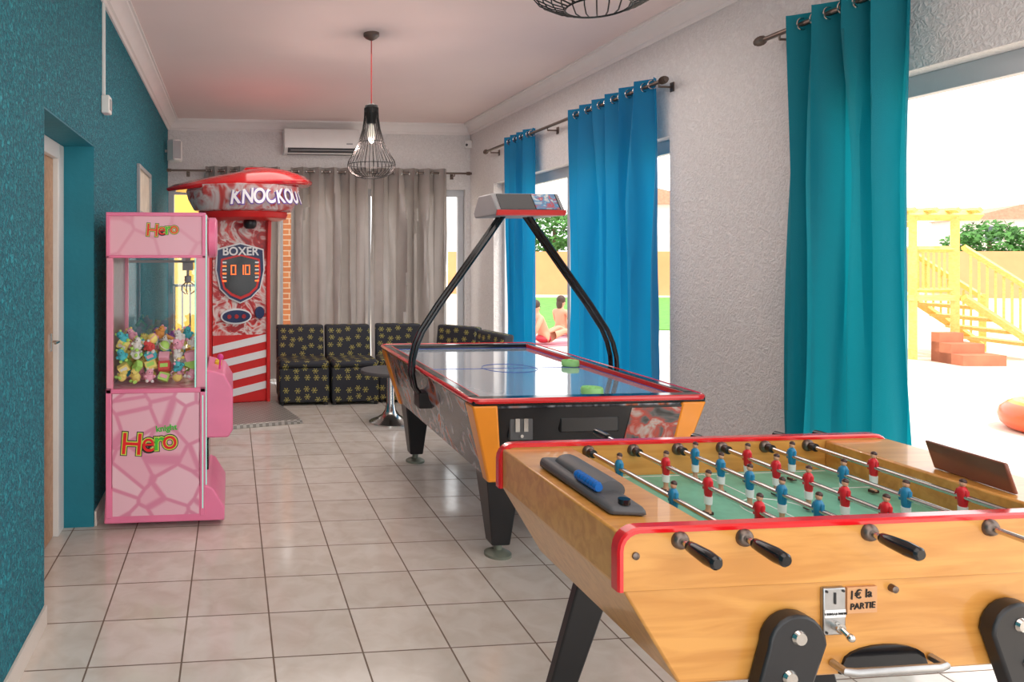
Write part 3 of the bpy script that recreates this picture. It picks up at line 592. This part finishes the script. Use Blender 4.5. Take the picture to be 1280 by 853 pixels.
bm=nb(); box(bm,1.50,1.78,fy(.68)-.012,fy(.68)+.02,.63,.70); part('goal_slot',bm,'black',t,.006)
for dy in (-.035,.035):
    yy=4.16+dy
    L=[(1.15,.60),(1.09,.63),(1.055,.68),(1.04,.76),(1.045,.84),(1.065,.92),(1.10,1.0),(1.20,1.15),(1.50,1.56),(1.585,1.68)]
    for s in (0,1):
        pts=[((x if not s else (2*1.66-x)),yy,z) for x,z in L]
        bm=nb(); tube(bm,pts,.0135,10); part('arch_tube',bm,'black_gloss',t)
for s in (1.12,2.19):
    bm=nb(); box(bm,s-.05,s+.05,4.10,4.22,.56,.65); part('arch_mount',bm,'black',t,.006)
sxm=1.68
bm=nb(); prism(bm,[(3.98,1.67),(4.34,1.67),(4.36,1.70),(4.27,1.80),(4.05,1.80),(3.96,1.70)],'x',sxm-.20,sxm+.20); sb=part('score_box',bm,'grey',t,.008)
bm=nb(); prism(bm,[(3.958,1.705),(4.04,1.797),(4.044,1.79),(3.97,1.702)],'x',sxm-.175,sxm+.175); part('score_display',bm,'black_gloss',sb)
bm=nb(); prism(bm,[(3.952,1.706),(4.034,1.798),(4.04,1.792),(3.958,1.703)],'x',sxm+.03,sxm+.165); part('score_decal',bm,'score_art',sb)
bm=nb(); prism(bm,[(3.955,1.672),(3.975,1.668),(3.962,1.70),(3.945,1.70)],'x',sxm-.20,sxm+.20); part('score_trim',bm,'red',sb)
for (x,y,lb) in ((2.05,4.25,'green plastic air hockey striker near the right rail of the table'),(1.74,3.38,'green plastic air hockey striker at the near end of the table')):
    s=thing('striker',lb,'air hockey striker',(x,y,az+.009),'green air hockey strikers')
    z=az+.0087; bm=nb(); lathe(bm,[(.045,z),(.052,z+.004),(.052,z+.030),(.048,z+.036),(.04,z+.026),(.02,z+.024)],(x,y,0),28); part('rim',bm,'green_puck',s)
    bm=nb(); lathe(bm,[(.018,z+.020),(.017,z+.036),(.012,z+.042),(.003,z+.044)],(x,y,0),20); part('knob',bm,'green_puck',s)
# ---------------------------------------------------------------- football table
fx0,fx1,fy0,fy1=.83,2.146,1.49,2.22
t=thing('football_table','wooden table football table with red edging in the foreground','football table',((fx0+fx1)/2,(fy0+fy1)/2,0))
bm=nb(); prism(bm,[(fx0+.01,.725),(.97,.51),(fx1-.14,.51),(fx1-.01,.725)],'y',fy0+.008,fy1-.008); part('lower_body',bm,'table_wood',t,.006)
for y0,y1 in ((fy0,fy0+.03),(fy1-.03,fy1)):
    r=.045; pl=[(fx0,.722),(fx0,.855-r)]+[(fx0+r-r*math.cos(q*PI/10),.855-r+r*math.sin(q*PI/10)) for q in range(1,6)]
    pr=[(fx0+fx1-x,z) for x,z in pl[::-1]]
    bm=nb(); prism(bm,(pl+pr)[::-1],'y',y0,y1); sp=part('side_panel',bm,'table_wood',t,.002)
    bm=nb(); ym=(y0+y1)/2
    path=pl+pr; n=len(path); rows=[]
    for i,(x,z) in enumerate(path):
        a=Vector(path[max(i-1,0)]); b=Vector(path[min(i+1,n-1)]); d=(b-a).normalized(); nn=Vector((-d.y,d.x))
        prof2=[(-.0170,-.007),(-.0170,.001),(-.012,.005),(.012,.005),(.0170,.001),(.0170,-.007)]
        rows.append([bm.verts.new((x+nn.x*h,ym+w,z+nn.y*h)) for w,h in prof2])
    for i in range(n-1):
        for k in range(5): bm.faces.new((rows[i][k],rows[i][k+1],rows[i+1][k+1],rows[i+1][k]))
    for q in (rows[0][::-1],rows[-1]): bm.faces.new(q)
    part('edge_moulding',bm,'red_gloss',sp)
bm=nb(); box(bm,fx0+.006,1.06,fy0+.03,fy1-.03,.724,.845); part('end_deck',bm,'table_wood',t,.006)
bm=nb(); box(bm,1.92,fx1-.006,fy0+.03,fy1-.03,.724,.845); part('end_deck',bm,'table_wood',t,.006)
bm=nb(); box(bm,1.06,1.92,fy0+.03,fy1-.03,.725,.75); pf=part('pitch',bm,'pitch',t)
zz=.7508
for a,b,c,d in ((1.486,1.49,fy0+.04,fy1-.04),(1.07,1.91,fy0+.045,fy0+.049),(1.07,1.91,fy1-.049,fy1-.045),(1.20,1.204,1.70,2.01),(1.772,1.776,1.70,2.01),(1.07,1.2,1.70,1.704),(1.07,1.2,2.006,2.01),(1.776,1.91,1.70,1.704),(1.776,1.91,2.006,2.01)):
    bm=nb(); box(bm,a,b,c,d,.75,zz); part('pitch_line',bm,'white_ink',pf)
bm=nb(); tube(bm,[(1.488+.09*math.cos(2*PI*q/36),1.855+.09*math.sin(2*PI*q/36),.75) for q in range(36)],.0015,4,closed=True); part('centre_circle',bm,'white_ink',pf)
def figure(bm,x,y,z):
    lathe(bm,[(.008,-.026),(.010,-.018),(.011,0),(.0118,.014),(.008,.023),(.004,.026)],(x,y,z),12,'z',0,1,1.1)
    ball(bm,(x,y,z+.034),(.0078,.0078,.0098),2,10); ball(bm,(x+.001,y,z+.0385),(.0082,.0082,.0072),3,10)
    for s in (-1,1): tube(bm,[(x,y+s*.0115,z+.017),(x-.003,y+s*.0145,z+.004),(x-.003,y+s*.013,z-.010)],[.0045,.004,.0035],6,0)
    lathe(bm,[(.0095,-.046),(.0105,-.025)],(x,y,z),12,'z',1,1,1.1)
    lathe(bm,[(.010,-.069),(.0085,-.065),(.006,-.058),(.007,-.046)],(x,y,z),12,'z',2)
    box(bm,x-.010,x+.010,y-.0085,y+.0085,z-.074,z-.066,3)
RZ_=.83; rods=[.966+.1489*k for k in range(8)]
counts=[1,2,3,5,5,3,2,1]; teamA=[0,1,3,5]
shift=[0,.02,-.03,.01,-.02,.03,-.04,0]
for k,x in enumerate(rods):
    A=k in teamA; pull=[.0,.0,.09,-.0,-.005,.03,-.005,-.005][k]
    ya,yb=(fy0-.12,fy1-.004) if A else (fy0+.004,fy1+.10+pull)
    if k==5: ya=fy0-.20
    bm=nb(); tube(bm,[(x,ya,RZ_),(x,yb,RZ_)],.0072,12); rd=part('rod',bm,'chrome',t)
    bm=nb()
    if A:
        y0=fy0-.125 if k!=5 else fy0-.22; pr=[(y0,.010),(y0+.005,.0145),(y0+.03,.0165),(y0+.07,.014),(y0+.09,.012),(y0+.094,.009)]
    else:
        y0=yb+.02; pr=[(y0,.008),(y0-.005,.0125),(y0-.03,.0140),(y0-.07,.0125),(y0-.09,.011),(y0-.094,.009)]
    tube(bm,[(x,q[0],RZ_) for q in pr],[q[1] for q in pr],16); part('handle',bm,'black_gloss',rd,0,'black turned handle')
    for yy,s in ((fy0,-1),(fy0+.03,1),(fy1-.03,-1),(fy1,1)):
        if (x<1.06 or x>1.92) and yy in (fy0+.03,fy1-.03): continue
        if A and yy==fy1 or (not A and yy==fy0): continue
        bm=nb(); tube(bm,[(x,yy,RZ_),(x,yy+s*.006,RZ_),(x,yy+s*.012,RZ_),(x,yy+s*.014,RZ_)],[.020,.019,.015,.011],18)
        part('bushing',bm,'bronze',rd)
    if 0<k<7:
        for yy in (fy1-.065,fy0+.045):
            bm=nb(); tube(bm,[(x,yy,RZ_),(x,yy+.02,RZ_)],.013,12); part('spring_stop',bm,'black',rd)
        n=counts[k]
        for i in range(n):
            sp_={2:.26,3:.19,5:.118}[n]; yy=1.855+(i-(n-1)/2)*sp_+shift[k]
            bm=nb(); figure(bm,x,yy,RZ_); part('player_figure',bm,['blue_shirt' if A else 'red_shirt','white_ink','skin_paint','hair_paint'],rd,0,('blue' if A else 'red')+' shirted player figure')
def leg(x,s,ya,yb):
    zt,zb=.60,0; xf=x+s*.20; w=.068; wb=.042
    pl=[(x+w*math.cos(a),zt+w*math.sin(a)) for a in [q*PI/10 for q in range(11)]]
    pl+= [(xf-wb,.0),(xf+wb,.0)] 
    bm=nb(); prism(bm,pl,'y',ya,yb); lg=part('leg',bm,'black',t,.006)
    yo=ya-.001 if ya<fy0 else yb+.001
    for dz in (.02,-.065):
        bm=nb(); xx=x+s*.2*(-dz if dz<0 else 0)/.6; e=-.007 if ya<fy0 else .007
        tube(bm,[(xx,yo,zt+dz),(xx,yo+e,zt+dz)],[.017,.013],14); part('leg_bolt',bm,'chrome',lg)
for s,x in ((-1,1.22),(1,1.756)):
    leg(x,s,fy0-.03,fy0+.007); leg(x,s,fy1-.007,fy1+.03)
bm=nb(); box(bm,1.302,1.356,fy0-.002,fy0+.01,.605,.71); cm=part('coin_mechanism',bm,'brushed',t,.003)
bm=nb(); tube(bm,[(1.329,fy0-.002,.628),(1.329,fy0-.02,.628)],.011,14); tube(bm,[(1.329,fy0-.02,.628),(1.335,fy0-.035,.618)],.006,10); ball(bm,(1.336,fy0-.036,.617),.009); part('coin_lever',bm,'chrome',cm)
for x,z in ((1.309,.703),(1.349,.703),(1.309,.612),(1.349,.612)):
    bm=nb(); tube(bm,[(x,fy0-.001,z),(x,fy0-.004,z)],.003,8); part('screw',bm,'black',cm)
bm=nb(); box(bm,1.327,1.331,fy0-.004,fy0,.675,.700); part('coin_slot',bm,'black',cm)
bm=nb(); box(bm,1.304,1.354,fy0-.0035,fy0-.001,.645,.662); part('name_strip',bm,'white_ink',cm)
bm=nb(); box(bm,1.362,1.434,fy0+.001,fy0+.0095,.650,.708); part('paper_label',bm,'tape',t)
SL=Matrix(((1,.15,0,0),(0,1,0,0),(0,0,1,0),(0,0,0,1)))
lettering([('1€ la',.027,(1.393,fy0-.0003,.692),FRONT@ZR(.08)@SL,0,0)],['black_ink'],t)
lettering([('PARTIE',.0195,(1.398,fy0-.0003,.666),FRONT@ZR(.04)@SL,0,0)],['black_ink'],t)
lettering([('1 EURO LA PARTIE',.0065,(1.329,fy0-.0045,.6535),FRONT,0,0)],['black_ink'],t)
bm=nb(); pl=[(1.345,.515)]+[(1.455+.10*math.cos(PI-q*PI/10),.54+.035*math.sin(q*PI/10)) for q in range(11)]+[(1.565,.515)]
prism(bm,pl[::-1],'y',fy0+.002,fy0+.012); part('ball_return',bm,'black_gloss',t)
bm=nb(); tube(bm,[(1.33,fy0+.005,.54),(1.33,fy0-.03,.54),(1.35,fy0-.035,.54),(1.55,fy0-.035,.54),(1.57,fy0-.03,.54),(1.57,fy0+.005,.54)],.009,10); part('return_bar',bm,'brushed',t)
for x,z in ((.865,.80),(1.475,.70),(2.1,.80)):
    bm=nb(); tube(bm,[(x,fy0+.01,z),(x,fy0-.004,z),(x,fy0-.006,z)],[.009,.008,.005],14); part('screw_cap',bm,'bronze',t)
bm=nb(); hull8(bm,[(.865,1.60,.846),(.955,1.58,.846),(.955,1.98,.846),(.865,2.0,.846)],[(.872,1.61,.868),(.948,1.59,.868),(.95,1.97,.878),(.87,1.99,.878)]); tr=part('rest_tray',bm,'dark_grey',t,.012)
bm=nb(); lathe(bm,[(.05,1.70),(.052,1.72),(.052,1.92),(.05,1.94)],(.925,0,.870),20,'y',0,.7,.5); part('tray_hood',bm,'dark_grey',tr)
bm=nb(); pts=[]; rr=[]
for q in range(15): pts.append((.885,1.685+.008*q,.884)); rr.append(.013 if q%2 else .010)
tube(bm,pts,rr,14); part('roller',bm,'blue_plastic',tr,0,'blue ribbed roller')
bm=nb(); tube(bm,[(.91,1.615,.868),(.91,1.615,.880)],.014,16); part('tray_knob',bm,'black_gloss',tr)
bm=nb(); hull8(bm,[(1.955,1.64,.846),(1.967,1.64,.846),(1.985,1.87,.846),(1.973,1.87,.846)],[(1.925,1.64,.926),(1.937,1.64,.926),(1.955,1.87,.926),(1.943,1.87,.926)])
part('score_guard',bm,'brown_clear',t,.004)
bm=nb(); lathe(bm,[(.035,.846),(.04,.87),(.03,.875),(.01,.86)],(2.06,1.86,0),20); part('ashtray',bm,'black_gloss',t)
# ---------------------------------------------------------------- outside
bm=nb(); box(bm,XR+.2,60,-6,60,-.12,-.02); box(bm,-30,XR+.2,YB+.2,60,-.12,-.02); struct('terrace',bm,'terrace_stone')
bm=nb(); a=[G(600,412),G(900,412),G(1000,372),G(600,372)]; hull8(bm,[(p.x,p.y,-.02) for p in a],[(p.x,p.y,.0) for p in a]); l_=struct('lawn',bm,'lawn')
bm=nb(); p,q=P(560,318,27),P(1330,318,24); d=(q-p); d.z=0; nrm=Vector((-d.y,d.x,0)).normalized()*.2
for z0,z1 in ((-.02,1.55),): hull8(bm,[(p.x,p.y,z0),(q.x,q.y,z0),(q.x+nrm.x,q.y+nrm.y,z0),(p.x+nrm.x,p.y+nrm.y,z0)],[(p.x,p.y,z1),(q.x,q.y,z1),(q.x+nrm.x,q.y+nrm.y,z1),(p.x+nrm.x,p.y+nrm.y,z1)])
struct('wall_garden',bm,'orange_wall')
def house(px,py0,d,w,dep,h,label,wins):
    p=P(px,CY,d); t=thing('house',label,'house',(0,0,0)); 
    bm=nb(); box(bm,-w/2,w/2,0,dep,-.02,h); part('wall',bm,'house_wall',t)
    bm=nb(); prism(bm,[(-w/2-.3,h),(w/2+.3,h),(0,h+w*.16)],'y',-.3,dep+.3); part('roof',bm,'roof_tile',t)
    for x,z in wins:
        bm=nb(); box(bm,x-.5,x+.5,-.06,.02,z,z+1.2); wf=part('window',bm,'white',t); bm=nb(); box(bm,x-.42,x+.42,-.08,-.055,z+.08,z+1.12); part('pane',bm,'pane_dark',wf)
    t.location=(p.x,p.y,0); t.rotation_euler=(0,0,-math.atan2(p.x,p.y)*.6)
house(812,0,46,7,6,4.6,'distant beige house with terracotta roof seen past the wide blue curtain',[(-2,2.6),(0,2.6),(2,2.6)])
house(1278,0,48,6,6,3.8,'distant pale house beyond the yellow wooden stairs',[(-1.5,2.2),(1,2.2)])
def tree(px,d,h,r,label):
    p=P(px,CY,d); t=thing('tree',label,'tree',(p.x,p.y,0),'trees behind the garden wall'); rnd=random.Random(int(px))
    bm=nb(); tube(bm,[(p.x,p.y,-.02),(p.x+.1,p.y,h*.5),(p.x,p.y,h*.75)],[.16,.12,.05],8); part('trunk',bm,'bark',t)
    bm=nb()
    for _ in range(1500):
        v=Vector((rnd.gauss(0,1),rnd.gauss(0,1),rnd.gauss(0,1))).normalized()*rnd.uniform(.55,1)**.5
        k=1+.25*math.sin(v.x*5+px)*math.cos(v.z*4); c=Vector((p.x+v.x*r*k,p.y+v.y*r*k,h-r*.6+v.z*r*.6*k)); s=.13
        u=Vector((rnd.gauss(0,1),rnd.gauss(0,1),rnd.gauss(0,1))).normalized(); w=u.orthogonal().normalized()
        bm.faces.new([bm.verts.new(c+u*s),bm.verts.new(c+w*s*.6),bm.verts.new(c-u*s),bm.verts.new(c-w*s*.6)])
    part('foliage',bm,'leaf',t)
tree(1236,30,2.7,1.3,'round green tree above the wall behind the yellow stairs')
tree(692,31,3.4,1.6,'green tree seen between the two blue curtains')
o=P(1165,CY,10.2); o.z=0; ex=Vector((cs,-sn,0)); ey=Vector((sn,cs,0))
t=thing('timber_stair','yellow timber platform and staircase with slatted railings outside the near window','staircase',(o.x,o.y,0))
def W(a,b,z): v=o+ex*a+ey*b; return (v.x,v.y,z)
def bar(bm,a,b,r=.04): tube(bm,[a,b],r,4)
for a,b in ((-.27,0),(.32,0),(-.27,1.2),(.32,1.2)):
    bm=nb(); bar(bm,W(a,b,-.02),W(a,b,2.0 if b==0 else 1.9),.07); part('post',bm,'yellow_wood',t)
for a,b in ((W(-.5,0,2.0),W(.66,0,2.0)),(W(-.5,1.2,1.95),W(.66,1.2,1.95))):
    bm=nb(); bar(bm,a,b,.08); part('roof_beam',bm,'yellow_wood',t)
for q in range(4):
    bm=nb(); bar(bm,W(-.4+.3*q,-.2,2.06),W(-.4+.3*q,1.4,2.06),.04); part('roof_rafter',bm,'yellow_wood',t)
bm=nb(); pts=[W(-.4,-.05,.80),W(.4,-.05,.80),W(.4,1.3,.80),W(-.4,1.3,.80)]; hull8(bm,pts,[(p[0],p[1],.88) for p in pts]); part('deck',bm,'yellow_wood',t)
bm=nb(); bar(bm,W(-.27,0,1.52),W(.32,0,1.52),.045); bar(bm,W(-.27,0,.95),W(.32,0,.95),.03)
for q in range(7): bar(bm,W(-.20+.075*q,0,.95),W(-.20+.075*q,0,1.52),.02)
part('railing',bm,'yellow_wood',t)
for b in (-.1,.9):
    bm=nb(); bar(bm,W(.35,b,1.55),W(1.45,b-.1,.80),.045); bar(bm,W(.35,b,.85),W(1.45,b-.1,.08),.06); bar(bm,W(1.45,b-.1,-.02),W(1.45,b-.1,.85),.06)
    for q in range(9): x=.45+.115*q; bar(bm,W(x,b,.80-(x-.35)*.69),W(x,b,1.52-(x-.35)*.68),.02)
    part('stair_railing',bm,'yellow_wood',t)
for q in range(4):
    bm=nb(); x=.45+.24*q; z=.68-.17*q; pts=[W(x,-.1,z),W(x+.22,-.1,z),W(x+.22,.85,z),W(x,.85,z)]; hull8(bm,pts,[(p[0],p[1],z+.045) for p in pts]); part('stair_tread',bm,'yellow_wood',t)
t=thing('brick_steps','terracotta brick steps at the foot of the yellow timber platform','steps',(o.x,o.y,0))
for q in range(3):
    bm=nb(); pts=[W(-.15,-.65+.18*q,-.02),W(.42-.12*q,-.65+.18*q,-.02),W(.42-.12*q,-.16,-.02),W(-.15,-.16,-.02)]; hull8(bm,pts,[(p[0],p[1],.12+.13*(q)) for p in pts]); part('step',bm,'terracotta',t)
bm=nb(); box(bm,.68,.86,10.2,10.5,-.02,2.6); solo('brick_pillar',bm,'brick','orange brick pillar outside, seen through the gap between grey curtains','pillar')
bm=nb(); box(bm,-2.2,.1,13,13.2,-.02,2.5); struct('wall_yard',bm,'yellow_wall')
t=thing('metal_railing','dark metal railing outside the back glass door','railing',(-.6,10.6,0))
bm=nb(); bar(bm,(-1.2,10.6,1.0),(.1,10.6,1.0),.02); part('handrail',bm,'wire_black',t)
for q in range(12):
    bm=nb(); bar(bm,(-1.15+.11*q,10.6,-.02),(-1.15+.11*q,10.6,1.0),.012); part('baluster',bm,'wire_black',t)
p=G(1334,540); t=thing('inflatable_float','orange and red pool float on the bright terrace at the right edge','pool float',(p.x,p.y,-.02))
bm=nb(); pts=[(p.x+.30*math.cos(2*PI*q/28),p.y+.30*math.sin(2*PI*q/28),.10) for q in range(28)]; tube(bm,pts,.12,12,closed=True); part('ring',bm,'float_red',t)
bm=nb(); pts=[(p.x+.30*math.cos(2*PI*q/28),p.y+.30*math.sin(2*PI*q/28),.155) for q in range(28)]; tube(bm,pts,.075,10,closed=True); part('stripe',bm,'orange',t)
def person(px,d,label,face,hairm,swim,seed,towlab):
    p=P(px,CY,d); ox,oy=p.x,p.y
    bm=nb(); box(bm,-.26,.26,-.45,1.1,-.02,-.008); tw=finish('beach_towel',bm,'towel',(0,0,-.02)); tw.location=(ox,oy,-.02); tw.rotation_euler=(0,0,face); tw['label']=towlab; tw['category']='towel'; tw['group']='towels on the terrace'
    u=seed==1
    V=[(0,0,.36),(0,.02,.50),(0,0.0 if u else -.10,.70),(0,.02 if u else -.14,.84),(0,.03 if u else -.15,.90),(0,.05 if u else -.15,.97),(0,.055 if u else -.15,1.06),
       (-.17,.01 if u else -.13,.80),(-.23,.10 if u else -.28,.58),(-.18,.30 if u else -.36,.34),(-.17,.36 if u else -.40,.29),
       (.17,.01 if u else -.13,.80),(.23,.10 if u else -.28,.58),(.18,.30 if u else -.36,.34),(.17,.36 if u else -.40,.29),
       (-.10,.05,.36),(-.13,.48,.56),(-.12,.82,.34),(-.12,.96,.30),(.10,.05,.36),(.13,.46,.52),(.12,.84,.34),(.12,.98,.30)]
    V=[(a,b,c-.25) for a,b,c in V]
    R=[.13,.115,.135,.07,.05,.085,.07,.06,.042,.032,.03,.06,.042,.032,.03,.09,.06,.04,.03,.09,.06,.04,.03]
    E=[(0,1),(1,2),(2,3),(3,4),(4,5),(5,6),(2,7),(7,8),(8,9),(9,10),(2,11),(11,12),(12,13),(13,14),(0,15),(15,16),(16,17),(17,18),(0,19),(19,20),(20,21),(21,22)]
    me=bpy.data.meshes.new('person'); me.from_pydata(V,E,[]); ob=bpy.data.objects.new('person',me); C.objects.link(ob)
    sk=ob.modifiers.new('skin','SKIN'); 
    for i,r in enumerate(R): me.skin_vertices[0].data[i].radius=(r,r)
    me.skin_vertices[0].data[0].use_root=True; sk.use_smooth_shade=True
    ss=ob.modifiers.new('sub','SUBSURF'); ss.levels=2; ss.render_levels=2
    me.materials.append(M['skin']); ob['label']=label; ob['category']='person'; ob.location=(ox,oy,0); ob.rotation_euler=(0,0,face); ob.scale=(.80,.80,.80); WL[ob.name]=Vector((0,0,0))
    hy=V[5][1]; Z=-.25
    bm=nb(); ball(bm,(0,hy-.02,1.05+Z),(.095,.105,.10)); 
    if u: ball(bm,(0,hy-.07,.95+Z),(.08,.05,.13))
    part('hair',bm,hairm,ob)
    bm=nb()
    for s in (-1,1): ball(bm,(s*.032,hy+.082,1.0+Z),.009,0,8)
    ball(bm,(0,hy+.09,.945+Z),(.022,.008,.006),1,8); part('face',bm,['black','swim_red'],ob)
    bm=nb(); ball(bm,(0,0.02,.355+Z),(.165,.155,.09)); part('swimsuit',bm,swim,ob)
person(700,13.0,'sunbather sitting upright in a blue swimsuit seen between the blue curtains',-1.2,'hair','swim_blue',1,'pinkish towel under the upright sunbather on the terrace')
person(678,11.8,'sunbather leaning back on both hands in a red swimsuit behind the air hockey arch',-1.4,'hair','swim_red',2,'pinkish towel under the leaning sunbather on the terrace')
# ---------------------------------------------------------------- light and camera
w=bpy.data.worlds.new('world'); SC.world=w; w.use_nodes=True; bg=w.node_tree.nodes['Background']; bg.inputs[0].default_value=(.99,.99,.985,1); bg.inputs[1].default_value=2.45
def light(kind,loc,rot,energy,size=1,col=(1,1,1),sy=None):
    L=bpy.data.lights.new(kind.lower()+'_light',kind); L.energy=energy; L.color=col
    if kind=='AREA':
        L.size=size
        if sy: L.shape='RECTANGLE'; L.size_y=sy
    if kind=='SUN': L.angle=math.radians(2)
    if kind=='POINT': L.shadow_soft_size=size
    o=bpy.data.objects.new(kind.lower()+'_light',L); C.objects.link(o); o.location=loc; o.rotation_euler=rot; return o
light('SUN',(8,5,10),(math.radians(18),math.radians(14),0),3.0,col=(1,.94,.85))
light('AREA',(1.2,5.6,ZC-.14),(0,0,0),46,2.2,(1,.91,.85),3.5)  # unseen fill light added below the ceiling to brighten the room
light('AREA',(.9,.6,ZC-.14),(0,0,0),20,2,(1,.95,.9),2)  # second added fill, no fixture, lifts the end near the camera
light('POINT',(.966,5.0,2.17),(0,0,0),15,.03,(1,.72,.63))
cam=bpy.data.cameras.new('camera'); co=bpy.data.objects.new('camera',cam); C.objects.link(co)
cam.sensor_width=36; cam.lens=F/1280*36; cam.shift_x=(640-CX)/1280; cam.shift_y=-(426.5-CY)/1280; cam.clip_start=.05; cam.clip_end=300
co.location=(0,0,H); co.rotation_euler=(PI/2,0,-TH); SC.camera=co
